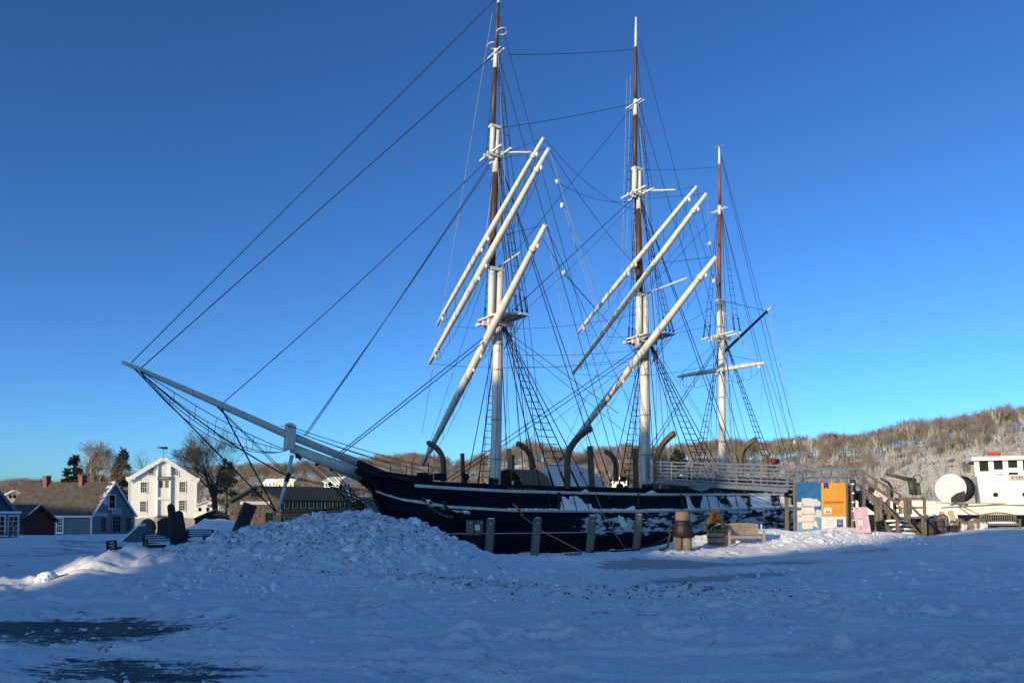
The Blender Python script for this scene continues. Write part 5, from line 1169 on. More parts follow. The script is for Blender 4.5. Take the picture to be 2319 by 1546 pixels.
q_('inset_picture', [(hw * 1.1, Hh * .42), (hw * 1.4, Hh * .42), (hw * 1.4, Hh * .53), (hw * 1.1, Hh * .53)], PWt, .006)
q_('inset_ship', [(hw * 1.18, Hh * .433), (hw * 1.35, Hh * .433), (hw * 1.37, Hh * .45), (hw * 1.16, Hh * .45)], PK, .010)
for x in (1.2, 1.26, 1.32): q_('inset_sail', [(hw * (x - .025), Hh * .455), (hw * (x + .025), Hh * .455), (hw * x, Hh * .5)], PS2, .010)
lettering('CHARLES W. MORGAN', .11, O_ + ux * hw * 1.5 + uz * Hh * .635 + w_ * .004, ux, uz, PK, bd, width=hw * .8)
q_('text_line', [(hw * 1.1, Hh * .604), (hw * 1.88, Hh * .604), (hw * 1.88, Hh * .611), (hw * 1.1, Hh * .611)], PK, .006)
PT = mat('print_text_grey', (.4, .24, .1), .5); PT2 = mat('print_text_pale', (.5, .47, .43), .5)
for i in range(6): q_('text_line', [(hw * 1.46, Hh * (.515 - i * .017)), (hw * 1.88, Hh * (.515 - i * .017)), (hw * 1.88, Hh * (.52 - i * .017)), (hw * 1.46, Hh * (.52 - i * .017))], PT, .006)
for i in range(7): q_('text_line', [(hw * 1.12, Hh * (.31 - i * .02)), (hw * 1.5, Hh * (.31 - i * .02)), (hw * 1.5, Hh * (.315 - i * .02)), (hw * 1.12, Hh * (.315 - i * .02))], PT2, .006)
for i in range(4): q_('text_line', [(hw * 1.66, Hh * (.285 - i * .025)), (hw * 1.82, Hh * (.285 - i * .025)), (hw * 1.82, Hh * (.291 - i * .025)), (hw * 1.66, Hh * (.291 - i * .025))], PWt, .010)
# leaning pink panel
A_ = atY(1942, 1206, 35.6); B_ = atY(1973, 1206, 35.7); ux = (B_ - A_); ux[2] = 0; wd = np.linalg.norm(ux); ux /= wd; uz = np.array([-.06, .2, 1.0]); uz /= np.linalg.norm(uz); hh = 1.22
pk = thing('pink_panel', 'small leaning pink and lilac information panel beside the notice board', 'sign', (A_[0], A_[1], gz(A_[0], A_[1])))
PP = mat('print_pink', (.62, .42, .46), .5, .1, 3); PL = mat('print_lilac', (.34, .27, .45), .5); w_ = np.cross(ux, uz)
MB().prism([(0, 0), (wd, 0), (wd, hh), (0, hh)], A_ - w_ * .05, ux, uz, .048).build('panel', PP, pk)
def pq(nm, poly, m, off=.0): mb = MB(); mb.prism([(a * wd, b * hh) for a, b in poly], A_ + w_ * off, ux, uz, .003); return mb.build(nm, m, pk)
pq('yellow_mark', [(.1, .87), (.3, .87), (.3, .99), (.1, .99)], PO)
for i in range(5): pq('text_line', [(.1, .75 - i * .04), (.55, .75 - i * .04), (.55, .757 - i * .04), (.1, .757 - i * .04)], PWt)
pq('drawing', [(.18, .3), (.3, .3), (.3, .5), (.18, .5)], PWt); pq('drawing', [(.36, .3), (.5, .3), (.5, .5), (.36, .5)], PWt); pq('drawing', [(.22, .12), (.33, .12), (.33, .26), (.22, .26)], PL)
pq('drawing', [(.52, .28), (.56, .28), (.56, .56), (.52, .56)], PL); pq('drawing', [(.14, .52), (.54, .52), (.54, .545), (.14, .545)], PL)
for ch, z in zip('ENOCE', (.9, .72, .53, .35, .12)): lettering(ch, .25, A_ + ux * wd * .78 + uz * hh * z, -uz, ux, mat('print_pale_pink', (.68, .5, .53), .5), pk)
# tall rough timber dolphin beside the board
Pd = atY(1922, 1200, 37.8); pd = thing('timber_pier', 'rough stacked timber pier with snow on its blocks right of the notice board', 'post', (Pd[0], Pd[1], gz(Pd[0], Pd[1])))
for i in range(6): MB().box((RND.uniform(-.03, .03), RND.uniform(-.03, .03), .25 + i * .44), (.36, .4, .42), RND.uniform(-.1, .1)).build('timber_block', OLDWOOD, pd, False); MB().ball((.17, -.12, .47 + i * .44), (.1, .1, .05), 7, 4).build('snow_lump', SNOW, pd, False)
MB().tube([(.25, .1, 0), (.28, .12, 2.9)], .13, 9).build('dark_pile', DARKWOOD, pd, False)

# ------------------------------------------------------------------ gangway
G0 = S(9.6, 4.0, 3.5); G1 = atY(1803, 1110, 39.0)
gw = thing('gangway', 'aluminium gangway with crossed braces running from ship down to the quay', 'gangway', (G1[0], G1[1], gz(G1[0], G1[1])))
G0 = np.array(G0); G1 = np.array([G1[0], G1[1], 2.72]); gd = G1 - G0; gh = np.array([gd[0], gd[1], 0]); gl = np.linalg.norm(gh); gs_ = np.cross(gh / gl, (0, 0, 1)); side = gs_ if gs_[1] < 0 else -gs_; n = 6
for sd, off in ((1, .62), (-1, -.62)):
    o = side * off; up = np.array([0, 0, 1.25])
    for f0, f1, sg in ((0, .42, 0), (.42, 1, 0)):
        MB().bar(G0 + gd * f0 + o, G0 + gd * f1 + o, .08, .22).build('bottom_chord', ALU, gw)
    MB().bar(G0 + o + up, G1 + o + up, .07, .07).build('top_rail', ALU, gw)
    for k in range(1, 6): MB().bar(G0 + o + up * k / 6, G1 + o + up * k / 6, .03, .075).build('side_rail', ALU, gw)
    for k in range(n + 1):
        b = G0 + gd * k / n + o; MB().bar(b, b + up, .055, .055, (1, 0, 0)).build('rail_post', ALU, gw)
        if k < n:
            c = G0 + gd * (k + 1) / n + o; e = side * .035 * sd
            MB().bar((b + e) if k % 2 else (b + up + e), (c + up + e) if k % 2 else (c + e), .035, .035).build('brace', ALU, gw)
            if k in (1, 2, 3): MB().bar((b + up + e) if k % 2 else (b + e), (c + e) if k % 2 else (c + up + e), .03, .03).build('brace', ALU, gw)
b = G0 + gd * .42 + side * .62; MB().prism([(-1.1, 0), (0, -.3), (1.1, 0)], b - np.array([0, 0, .1]) + side * .05, gh / gl, (0, 0, 1), .06).build('hinge_plate', ALU, gw)
for i in range(30):
    f = (i + .5) / 30; MB().bar(G0 + gd * f - side * .6 + np.array([0, 0, .02]), G0 + gd * f + side * .6 + np.array([0, 0, .02]), .3, .04).build('tread', ALU, gw)
# ------------------------------------------------------------------ landing and stairs
Y = 38.6; Lz = 2.72; e0 = atY(1800, 1100, Y + .2); e1 = atY(1952, 1100, Y + .2); g_ = gz(e1[0], e1[1])
ls = thing('boarding_stairs', 'weathered timber boarding stairs with handrails and EXIT board leading to the gangway', 'stairs', (e1[0], e1[1], g_))
MB().box(((e0[0] + e1[0]) / 2, Y + .9, Lz - .08), (e1[0] - e0[0], 1.6, .14)).build('landing_deck', OLDWOOD, ls)
for x in np.linspace(e0[0] + .1, e1[0] - .1, 4):
    for y in (Y + .15, Y + 1.65): MB().box((x, y, (g_ + Lz) / 2 - .3), (.16, .16, Lz - g_ + .5)).build('landing_post', OLDWOOD, ls)
for x in np.linspace(e0[0] + .1, e1[0] - .1, 4):
    for y in (Y + .15, Y + 1.65): MB().bar((x, y, Lz), (x, y, Lz + 1.1), .06, .06, (1, 0, 0)).build('rail_post', ALU, ls)
for y in (Y + .15, Y + 1.65):
    for h in (.35, .7, 1.1): MB().bar((e0[0], y, Lz + h), (e1[0], y, Lz + h), .05, .06).build('rail', ALU if y > Y + 1 or h < 1 else ALU, ls)
    MB().bar((e0[0] + .1, y, Lz + 1.1), ((e0[0] + e1[0]) / 2, y, Lz), .035, .035).build('brace', ALU, ls)
# upper flight descends to the right, lower flight turns to the viewer
F0 = np.array([e1[0], Y + .1, Lz]); F1 = atY(2042, 1160, Y); F1 = np.array([F1[0], Y + .1, 1.42])
for sd, y in ((1, 0.0), (-1, 1.35)):
    o = np.array([0, y, 0])
    MB().bar(F0 + o - (0, 0, .1), F1 + o - (0, 0, .1), .07, .3).build('stringer', OLDWOOD, ls)
    MB().bar(F0 + o + (0, 0, .55), F1 + o + (0, 0, .55), .05, .16).build('mid_rail', OLDWOOD, ls)
    MB().bar(F0 + o + (-.1, 0, 1.0), F1 + o + (.1, 0, 1.0), .09, .07).build('handrail', OLDWOOD, ls)
    for f in (.02, .35, .68, 1.0):
        b = F0 + (F1 - F0) * f + o; MB().box((b[0], b[1], (g_ + b[2] + 1.05) / 2), (.13, .13, b[2] + 1.05 - g_)).build('stair_post', OLDWOOD, ls)
for i in range(7):
    b = F0 + (F1 - F0) * (i + .5) / 7; MB().box((b[0], Y + .78, b[2] - .05), (.3, 1.3, .05)).build('tread', OLDWOOD, ls); MB().box((b[0], Y + .78, b[2] + .02), (.28, 1.2, .09)).build('snow_on_tread', SNOW, ls)
MB().box((F1[0] + .5, Y + .7, 1.36), (1.3, 1.5, .1)).build('turn_deck', OLDWOOD, ls); MB().box((F1[0] + .5, Y + .7, 1.47), (1.2, 1.4, .12)).build('snow_on_tread', SNOW, ls)
SX = F1[0] - .45
for i in range(5):
    z = g_ + .08 + i * .2; MB().box((SX, Y - 1.7 + i * .34, z), (1.15, .34, .06)).build('tread', OLDWOOD, ls); MB().ball((SX + RND.uniform(-.1, .1), Y - 1.68 + i * .34, z + .05), (.5, .14, .07), 10, 5).build('snow_on_tread', SNOW, ls)
for x in (SX - .62, SX + .62):
    MB().bar((x, Y - 1.75, g_ - .05), (x, Y + .1, 1.3), .07, .24).build('stringer', OLDWOOD, ls)
    MB().bar((x, Y - 1.85, g_ + .95), (x, Y + .1, 2.3), .08, .09).build('handrail', OLDWOOD, ls)
    for y, z0, z1 in ((Y - 1.7, g_, g_ + 1.0), (Y, g_, 2.35)): MB().box((x, y, (z0 + z1) / 2), (.13, .13, z1 - z0 + .1)).build('stair_post', OLDWOOD, ls)
for x in (F1[0] + .35, F1[0] + 1.15):
    for y in (Y, Y + 1.4): MB().box((x, y, (g_ + 2.35) / 2), (.12, .12, 2.35 - g_)).build('stair_post', OLDWOOD, ls)
for y in (Y, Y + 1.4):
    for z in (1.85, 2.3): MB().bar((F1[0] + .3, y, z), (F1[0] + 1.2, y, z), .05, .1).build('rail', OLDWOOD, ls)
RED = mat('red_lettering', (.5, .03, .03), .6); d = (F1 - F0) / np.linalg.norm(F1 - F0); upd = np.cross(np.array([0, -1.0, 0]), d); upd = upd if upd[2] > 0 else -upd
def rail_sign(txt, f, dz, w, y, m, mt, h=.2):
    c = F0 + (F1 - F0) * f + np.array([0, y, dz]); b = MB().bar(c - d * w / 2, c + d * w / 2, .03, h, tuple(upd)).build('sign_board', m, ls); lettering(txt, h * .95, c + np.array([0, -.02, 0]), d, upd, mt, b, width=w * .8)
rail_sign('EXIT', .45, .30, .72, -.06, WHITES, RED, .24); rail_sign('ENTER', .62, .78, .72, 1.28, mat('deep_red_board', (.4, .04, .05), .6), WHITES, .2); rail_sign('E', 1.02, .62, .26, -.08, WHITES, RED, .24)
# barrels right of the stairs
p = atY(2096, 1210, 39.4); p[2] = gz(p[0], p[1]) - .05; barrel('rain_barrel', 'dark oak barrel with green lid and snow right of the boarding stairs', p, .8, .46, mat('dark_oak', (.075, .058, .045), .75, .35, 5), GREENL, group='barrels by the stairs')
p = atY(2121, 1208, 39.9); p[2] = gz(p[0], p[1]) - .05; b2 = barrel('rain_barrel', 'dark oak barrel without lid, right-hand one of the two by the stairs', p, .85, .4, MATS['dark_oak'], None, group='barrels by the stairs')
p = atY(2112, 1170, 40.6); tag(MB().tube([p + np.array([-.35, 0, -.25]), p + np.array([-.2, 0, .05]), p + np.array([.05, 0, .12]), p + np.array([.2, 0, -.1]), p + np.array([.22, 0, -.45])], .06, 7).build('coiled_hose', mat('pale_green_hose', (.4, .48, .42), .6)), 'loop of pale hose standing behind the lidded barrel', 'hose')
p = atY(2160, 1203, 40.5); p[2] = gz(p[0], p[1]); bk = thing('dark_bucket', 'small dark box on the snow right of the barrels', 'box', p, .3); MB().box((0, 0, .14), (.34, .3, .3)).build('box_body', DARKWOOD, bk, False); MB().box((-.05, 0, .31), (.5, .36, .04)).build('lid', DARKWOOD, bk, False)
GB = 'weathered benches by the fireboat'
p = atY(2140, 1188, 42.5); p[2] = gz(p[0], p[1]) - .1; bench('curved_bench', 'weathered bench with curved back directly right of the barrels, facing away', p, math.radians(30), 1.1, OLDWOOD, 'v', 9, True, GB, curve=.12)
p = atY(2262, 1190, 43.5); p[2] = gz(p[0], p[1]) - .12; bench('curved_bench', 'longer weathered bench with curved back nearest the right picture edge', p, math.radians(-12), 1.9, OLDWOOD, 'v', 15, True, GB, curve=.14)
p = atY(2170, 1186, 43); p[2] = gz(p[0], p[1]); rk = MB(); rk.ball((0, 0, .2), (.5, .4, .45), 9, 6, False); o = rk.build('snowy_rock', mat('snowy_brown_rock', (.17, .12, .09), .9, .3, 3, .5, 8, patch=((.8, .8, .8), 1.4, .52, (1, 1, 1)))); o.location = tuple(p); tag(o, 'brown rock capped with snow between the two weathered benches', 'rock')
p = atY(2212, 1188, 43); p[2] = gz(p[0], p[1]); rk = MB(); rk.ball((0, 0, .18), (.62, .4, .42), 9, 6, False); o = rk.build('snowy_rock', MATS['snowy_brown_rock']); o.location = tuple(p); tag(o, 'low brown rock capped with snow against the long weathered bench', 'rock')
TAN = mat('tan_panel', (.42, .31, .2), .8)
for lab, u, rz, lean in (('tan-backed white chair standing upright before the fireboat, left one', 2138, .05, .05), ('tan-backed white chair leaning sideways before the fireboat, right one', 2165, -.1, .28)):
    p = atY(u, 1172, 45); p[2] = gz(p[0], p[1]); t = thing('deck_chair', lab, 'chair', p, rz)
    for sx in (-.24, .24): MB().bar((sx, 0, 0), (sx - lean, .2, 1.15), .1, .1, (1, 0, 0)).build('side_frame', SNOW, t, False)
    MB().bar((0, .02, .12), (-lean, .2, 1.05), .4, .04, (0, -1, .1)).build('back_panel', TAN, t, False); MB().box((0, -.2, .4), (.5, .45, .05)).build('seat', SNOW, t, False); MB().box((-lean, .2, 1.12), (.55, .08, .1)).build('head_rail', SNOW, t, False)
    for sx in (-.22, .22): MB().box((sx, -.38, .2), (.06, .06, .42)).build('leg', SNOW, t, False)

# ------------------------------------------------------------------ white fireboat
Yb = 52.0; kb = Yb / FPX; bx0 = atY(2030, 1130, Yb)[0]
fb = thing('fireboat', 'white fireboat with wheelhouse, black waterline and big white hose reel on deck', 'boat', (bx0 + 8, Yb, -.6))
BW = mat('boat_cream_white', (.78, .72, .6), .5, .05, 1.5, .05, 6)
def zpx(v, Y=Yb): return EYE + (1158 - v) * Y / FPX
sta = np.linspace(0, 26, 24); V = []
for x in sta:
    b = 3.4 * min(1, (x / 9) ** .6) if x > 0 else .02; sh = 2.55 - .9 * min(1, x / 9) + .0 * x
    zt = zpx(1126) - .45 * min(1, x / 7)
    for s_, z in ((0.35 * b, -1.2), (.92 * b, -.6), (b, zpx(1165)), (b * 1.03, zt - .25), (b * 1.05, zt)): V.append((bx0 - .5 + x - (.8 if x == 0 else 0) * (z > 0), Yb + 3.4 - s_, z))
    for s_, z in ((1.05 * b, zt),): V.append((bx0 - .5 + x, Yb + 3.4 + s_, z))
mb = MB(); ns = 6; up_f = [(i * ns + j, (i + 1) * ns + j, (i + 1) * ns + j + 1, i * ns + j + 1) for i in range(len(sta) - 1) for j in (2, 3, 4)]
mb.add(V, up_f, False); mb.build('topsides', BW, fb)
mb = MB(); mb.add(V, [(i * ns + j, (i + 1) * ns + j, (i + 1) * ns + j + 1, i * ns + j + 1) for i in range(len(sta) - 1) for j in (0, 1)]); mb.build('boot_top', BLACK, fb)
MB().bar((bx0 + 2.6, Yb - .1, zpx(1138)), (bx0 + 24, Yb - .25, zpx(1146)), .1, .07).build('rub_rail', mat('grey_rub_rail', (.3, .27, .22), .6), fb)
WH0 = set(bpy.data.objects); c = atY(2232, 1100, Yb); cx = c[0]; zt, zb = zpx(1042, Yb + .2), zpx(1142, Yb)
mb = MB(); mb.add([(cx, Yb + .5, zb), (cx + 9, Yb + .5, zb), (cx + 9, Yb + 5, zb), (cx, Yb + 5, zb), (cx - .25, Yb + .5, zt - 1.0), (cx + 9, Yb + .5, zt - 1.0), (cx + 9, Yb + 5, zt - 1.0), (cx - .25, Yb + 5, zt - 1.0)], [(3, 2, 1, 0), (4, 5, 6, 7), (0, 1, 5, 4), (2, 3, 7, 6), (3, 0, 4, 7), (1, 2, 6, 5)]); mb.build('wheelhouse', BW, fb)
for i in range(9): MB().bar((cx - .2 + i * .83, Yb + .52, zt - 1.05), (cx - .25 + i * .83, Yb + .52, zt), .3, .12, (0, -1, 0)).build('window_pillar', BW, fb)
MB().box((cx + 4.2, Yb + 2.7, zt - .5), (8.6, 4.2, .98)).build('window_glass', GLASS, fb)
for i in range(8): MB().box((cx + .22 + i * .83, Yb + .56, zt - .88 + .1 * (i % 3)), (.54, .05, .3)).build('snow_on_pane', SNOW, fb)
MB().box((cx + 4.2, Yb + 2.7, zt + .06), (9.6, 5.2, .14)).build('wheelhouse_roof', BW, fb); MB().box((cx + 4.2, Yb + 2.7, zt + .18), (9.5, 5.1, .12)).build('roof_snow', SNOW, fb)
sgn = MB().box((cx + 3.4, Yb + .44, zpx(1082, Yb)), (3.6, .06, .34)).build('name_board', mat('worn_grey_board', (.42, .36, .3), .7), fb)
lettering('FIRE FIGHTER', .3, (cx + 3.4, Yb + .41, zpx(1082, Yb)), (1, 0, 0), (0, 0, 1), mat('dark_brown_lettering', (.1, .06, .04), .7), sgn, width=3.3)
for u in (2250, 2305):
    p = atY(u, 1120, Yb + .48); MB().tube([p, p - np.array([0, .08, 0])], .21, 16).build('porthole_rim', BW, fb); MB().tube([p - np.array([0, .06, 0]), p - np.array([0, .09, 0])], .16, 16).build('porthole_glass', GLASS, fb)
for i in range(8): MB().tube([(cx + .2 + i * 1.1, Yb + .3, zt + .2), (cx + .2 + i * 1.1, Yb + .3, zt + 1.05)], .03, 5).build('roof_rail_post', mat('grey_rail', (.2, .19, .18), .6), fb)
for h in (.6, 1.05): MB().tube([(cx + .2, Yb + .3, zt + h), (cx + 8, Yb + .3, zt + h)], .028, 5).build('roof_rail', MATS['grey_rail'], fb)
MB().box((cx + .85, Yb + 1.2, zt + .5), (.75, .5, .3)).build('red_monitor', mat('red_paint', (.4, .06, .03), .5), fb)
p = atY(2293, 1030, Yb + 2); MB().tube([p, atY(2295, 950, Yb + 2)], [.09, .05], 8).build('boat_mast', BW, fb)
def turn(objs, px, py, a):
    ca, sa = math.cos(a), math.sin(a)
    for o in objs:
        if o.type != 'MESH': continue
        r = root_of(o); V = np.empty(len(o.data.vertices) * 3); o.data.vertices.foreach_get('co', V); V = V.reshape(-1, 3); x = V[:, 0] + r.location.x - px; y = V[:, 1] + r.location.y - py
        V[:, 0] = x * ca - y * sa + px - r.location.x; V[:, 1] = x * sa + y * ca + py - r.location.y; o.data.vertices.foreach_set('co', V.ravel()); o.data.update()
turn([o for o in bpy.data.objects if o not in WH0], cx, Yb + .5, math.radians(-27))
# hose reel
c = atY(2152, 1106, Yb + .6); R_ = 1.0; rl = thing('hose_reel', 'large white hose reel wound with dark grey hose on the fireboat deck', 'reel', (c[0], c[1], c[2] - R_))
ax = np.array([.78, .62, 0]); dn = np.array([-.62, .78, 0])
mb = MB(); mb.tube([c, c + ax * .12], R_, 28, smooth=False); mb.build('flange', BW, rl); mb = MB(); mb.tube([c + ax * 1.75, c + ax * 1.87], R_ * .9, 28, smooth=False); mb.build('flange', BW, rl)
mb = MB(); mb.tube([c + ax * .12, c + ax * 1.75], R_ * .93, 28); mb.build('wound_hose', mat('dark_grey_hose', (.03, .03, .035), .8, .2, 3, .5, 9), rl)
mb = MB(); mb.tube([c - ax * .03, c], R_ * .45, 20, smooth=False); mb.build('hub', BW, rl); mb = MB(); mb.bar(c - ax * .02 + dn * .0, c - ax * .02 - np.array([0, 0, R_ * 1.05]), .14, .14, (1, 0, 0)); mb.build('stand_leg', BW, rl)
mb = MB(); mb.prism([(-.95, -.95), (-.1, -.95), (.1, -.75), (-.35, -.35), (-.93, -.15)], c - ax * .06, -dn * -1, (0, 0, 1), .05); mb.build('dark_cover', DARKWOOD, rl)
# water cannon on the foredeck
c = atY(2068, 1118, Yb + 1.5); wc = thing('water_cannon', 'dark water cannon with long barrel pointing left on the fireboat foredeck', 'water cannon', c)
b = atY(2062, 1088, Yb + 1.5); MB().tube([c, b], [.25, .2], 9).build('pedestal', mat('dark_bronze', (.06, .055, .045), .6), wc); MB().tube([b + np.array([.3, 0, 0]), atY(2008, 1073, Yb + 1.5)], [.17, .09], 9).build('barrel', MATS['dark_bronze'], wc)
MB().tube([b + np.array([.35 + .0, -.25, .1]) + np.array([.3 * math.cos(a), 0, .3 * math.sin(a)]) for a in np.linspace(0, 6.283, 16)], .04, 5, False).build('hand_wheel', mat('green_bronze', (.06, .09, .06), .6), wc)
for i in range(3): MB().tube([b + np.array([.15 + .22 * i, .1, .05 - .1 * i]), b + np.array([.2 + .25 * i, .1, -1.0])], .1, 8).build('feed_pipe', MATS['green_bronze'], wc)
c = atY(2018, 1128, Yb + 1); dv = thing('boat_davit_arm', 'thin dark curved davit arm at the bow of the fireboat', 'davit', c); MB().tube([c, atY(2020, 1105, Yb + 1), atY(2012, 1092, Yb + 1), atY(1994, 1083, Yb + 1)], [.13, .1, .09, .07], 7).build('arm', IRON, dv)
tag(MB().tube([atY(2160, 1137, Yb - .2), atY(2225, 1168, 47)], .04, 6).build('boat_line', ROPE2), 'pale mooring line slanting from the fireboat to the long bench', 'rope')
# ------------------------------------------------------------------ trees
def bare_tree(seed, h, r0, depth=5, spread=.55, nb=(2, 4), lean=.0, twig=.6, up=.25, first=.28, thin=.62, dens=1.0):
    rg = np.random.RandomState(seed); segs = []
    def grow(p, d, L, r, lev):
        n = 4 if lev == 0 else 3
        for i in range(n):
            d2 = d + rg.randn(3) * (.07 if lev == 0 else .16) + np.array([0, 0, up * .12 * (lev > 0)]); d2 /= np.linalg.norm(d2)
            q = p + d2 * L / n; r1 = r * (1 - (.42 if lev == 0 else .5) / n * 1.0); segs.append((p, q, r, r1, lev)); 
            if lev < depth and (lev > 0 or i >= n * first):
                for _ in range((rg.randint(1, 3) if lev < 1 else int(rg.rand() < dens)) if i < n - 1 else rg.randint(nb[0], nb[1] + 1)):
                    a = rg.randn(3); a -= d2 * (a @ d2); a /= np.linalg.norm(a); k = spread * (.7 + .6 * rg.rand())
                    nd = d2 * math.cos(k) + a * math.sin(k) + np.array([0, 0, up]); nd /= np.linalg.norm(nd)
                    grow(q, nd, L * (thin + .18 * rg.rand()) * (.8 if lev == 0 else .92), r1 * (.5 + .2 * rg.rand()), lev + 1)
            p, d, r = q, d2, r1
    grow(np.array([0, 0, -.2]), np.array([lean, 0, 1.0]), h * .42, r0, 0)
    return segs
def seg_mesh(segs, n_big=7, n_small=3, rmin=.006):
    big = [s for s in segs if s[4] <= 1]; small = [s for s in segs if s[4] > 1]; out = []
    for S_, n in ((big, n_big), (small, n_small)):
        if S_: out.append(tubes_np([s[0] for s in S_], [s[1] for s in S_], [max(rmin, s[2]) for s in S_], [max(rmin, s[3]) for s in S_], n))
    return out
BARK = mat('grey_bark', (.075, .06, .048), .9, .3, 3, .4, 10); BARKP = mat('pale_snow_streaked_bark', (.2, .16, .125), .9, .3, 2, patch=((.5, .47, .43), 1.1, .56, (1, 1, .4)))
def big_tree(name, label, P, seed, h, r, m, **kw):
    t = thing(name, label, 'tree', P); sg = bare_tree(seed, h, r, **kw); zmax = max(s[1][2] for s in sg); k = h / zmax
    sg = [(a * k, b * k, r0, r1, l) for a, b, r0, r1, l in sg]; (V, F), (V2, F2) = seg_mesh(sg, 8, 3, .012)
    mesh_obj('trunk', V, F, m, t, [1], False); mesh_obj('crown', V2, F2, m, t, [1], False); return t
P = atY(486, 1200, 128); P[2] = -1.2; big_tree('bare_tree', 'big spreading bare tree right of the white warehouse', P, 11, 17.6, .62, BARK, depth=6, dens=.75, nb=(2, 3), spread=.62, up=.16, first=.4, thin=.68)
P = atY(236, 1200, 112); P[2] = -1.2; big_tree('bare_tree', 'bare pale-trunked tree rising behind the grey shop roof', P, 5, 13.6, .42, BARKP, depth=6, dens=.7, nb=(2, 3), spread=.6, up=.2, first=.3, thin=.66)
P = atY(335, 1200, 150); P[2] = -1.2; big_tree('bare_tree', 'thin bare tree just showing behind the left slope of the warehouse roof', P, 8, 15, .3, BARK, depth=4, spread=.55, up=.2)
PINE = mat('dark_pine_needles', (.02, .028, .02), .8, .4, 2)
def conifer(name, label, P, h, r, seed, n=2600, size=.55):
    t = thing(name, label, 'tree', P); MB().tube([(0, 0, -.5), (0, 0, h * .95)], [r * .09, .03], 7).build('trunk', BARK, t, False)
    rg = np.random.RandomState(seed); br = rg.rand(60) * 6.283; bz = rg.rand(60) ** .8; V = []; F = []
    for i in range(n):
        j = rg.randint(60); f = .12 + .88 * bz[j]; R_ = r * (1 - f) ** .75 + .15; q = R_ * rg.rand() ** .6; a = br[j] + rg.randn() * .22
        c = np.array([q * math.cos(a), q * math.sin(a), h * f - q * .22 + rg.randn() * .18]); d = np.array([math.cos(a), math.sin(a), .1]) + rg.randn(3) * .5; d /= np.linalg.norm(d); w = np.cross(d, rg.randn(3)); w /= np.linalg.norm(w) + 1e-9
        s = size * (.5 + .8 * rg.rand()); o = len(V); V += [c - w * s * .22, c + w * s * .22, c + d * s * .9 + w * s * .1, c + d * s - w * s * .1]; F.append((o, o + 1, o + 2, o + 3))
    mesh_obj('crown', V, F, PINE, t, None, False); return t
for lab, u, vt, D, r, sd in (('dark evergreen tree leftmost of three behind the grey shop', 165, 1034, 118, 2.9, 1), ('dark evergreen tree behind the pale-trunked bare tree, middle of three', 214, 1030, 122, 3.0, 2), ('dark evergreen tree against the left wall of the warehouse', 275, 1018, 124, 3.2, 3), ('dark round evergreen behind big bare tree right of warehouse', 512, 1040, 150, 4.5, 4), ('dark evergreen on far bank seen over the gangway', 1535, 1018, 250, 8, 6), ('small dark evergreen on skyline right of the mizzen rigging', 1888, 985, 283, 3.2, 7)):
    P = atY(u, 1180, D); P[2] = -1.2 if D < 200 else float(hill_z(P[0], P[1])) - 1; top = atY(u, vt, D)[2]; conifer('evergreen_tree', lab, P, top - P[2], r, sd, 2600 if D < 200 else 1500, .55 if D < 200 else 1.2)
# woods on the hills: four kinds of bare tree shared by all
WOOD = [mat('brown_wood_bark', (.2, .15, .12), .95, .35, .8), mat('grey_wood_bark', (.22, .18, .15), .95, .35, .8), mat('snow_plastered_bark', (.5, .45, .38), .9, .2, .5, patch=((.16, .125, .095), .5, .6, (1, 1, .5)))]
KIND = []; rg0 = np.random.RandomState(77)
for sd in range(8):
    sg = bare_tree(100 + sd, 12.0, .15, depth=3, spread=rg0.uniform(.4, .62), nb=(2, 4), up=rg0.uniform(.15, .3), first=.35, thin=.66, dens=1.0); zm = max(s[1][2] for s in sg); k = 12.0 / zm
    sg = [(a * k, b * k, max(r0, .036), max(r1, .028), l) for a, b, r0, r1, l in sg]; P0, P1, R0, R1 = map(np.array, zip(*[(s[0], s[1], s[2], s[3]) for s in sg])); KIND.append(tubes_np(P0, P1, R0, R1, 3))
    KIND[-1] = KIND[-1] + (len(sg),)
PALEK = []
for sd in range(5):
    sg = bare_tree(300 + sd, 11.0, .13, depth=2, spread=.38, nb=(2, 3), up=.3, first=.3, thin=.7); zm = max(s[1][2] for s in sg); k = 11.0 / zm
    sg = [(a * k, b * k, max(r0, .05), max(r1, .035), l) for a, b, r0, r1, l in sg]; P0, P1, R0, R1 = map(np.array, zip(*[(s[0], s[1], s[2], s[3]) for s in sg])); PALEK.append(tubes_np(P0, P1, R0, R1, 3) + (len(sg),))
rg = np.random.RandomState(42); cand = []
while len(cand) < 5200:
    u = rg.uniform(-80, 2400); d = float(np.interp(u, RU, RD)); y = d * (rg.uniform(.70, 1.06) if rg.rand() < .62 else rg.uniform(.95, 1.04)); x = (u - U0) / FPX * y
    if u > 1750 and y < d * .78 and rg.rand() < .4: continue
    cand.append((u, x, y, float(hill_z(x, y)), d))
cand = [c for c in cand if c[3] > -1.4]
pale = lambda u, y, d: u > 1790 and y < d * .9
front = sorted([c for c in cand if c[0] > 1780 and pale(c[0], c[2], c[4])], key=lambda c: c[2])[:190] ; fs_ = set(id(c) for c in front)
sky_ = [c for c in cand if id(c) not in fs_ and c[2] > c[4] * .985][:110]; fs_ |= set(id(c) for c in sky_)
TM = {}
SRC = {0: [], 1: [], 2: []}
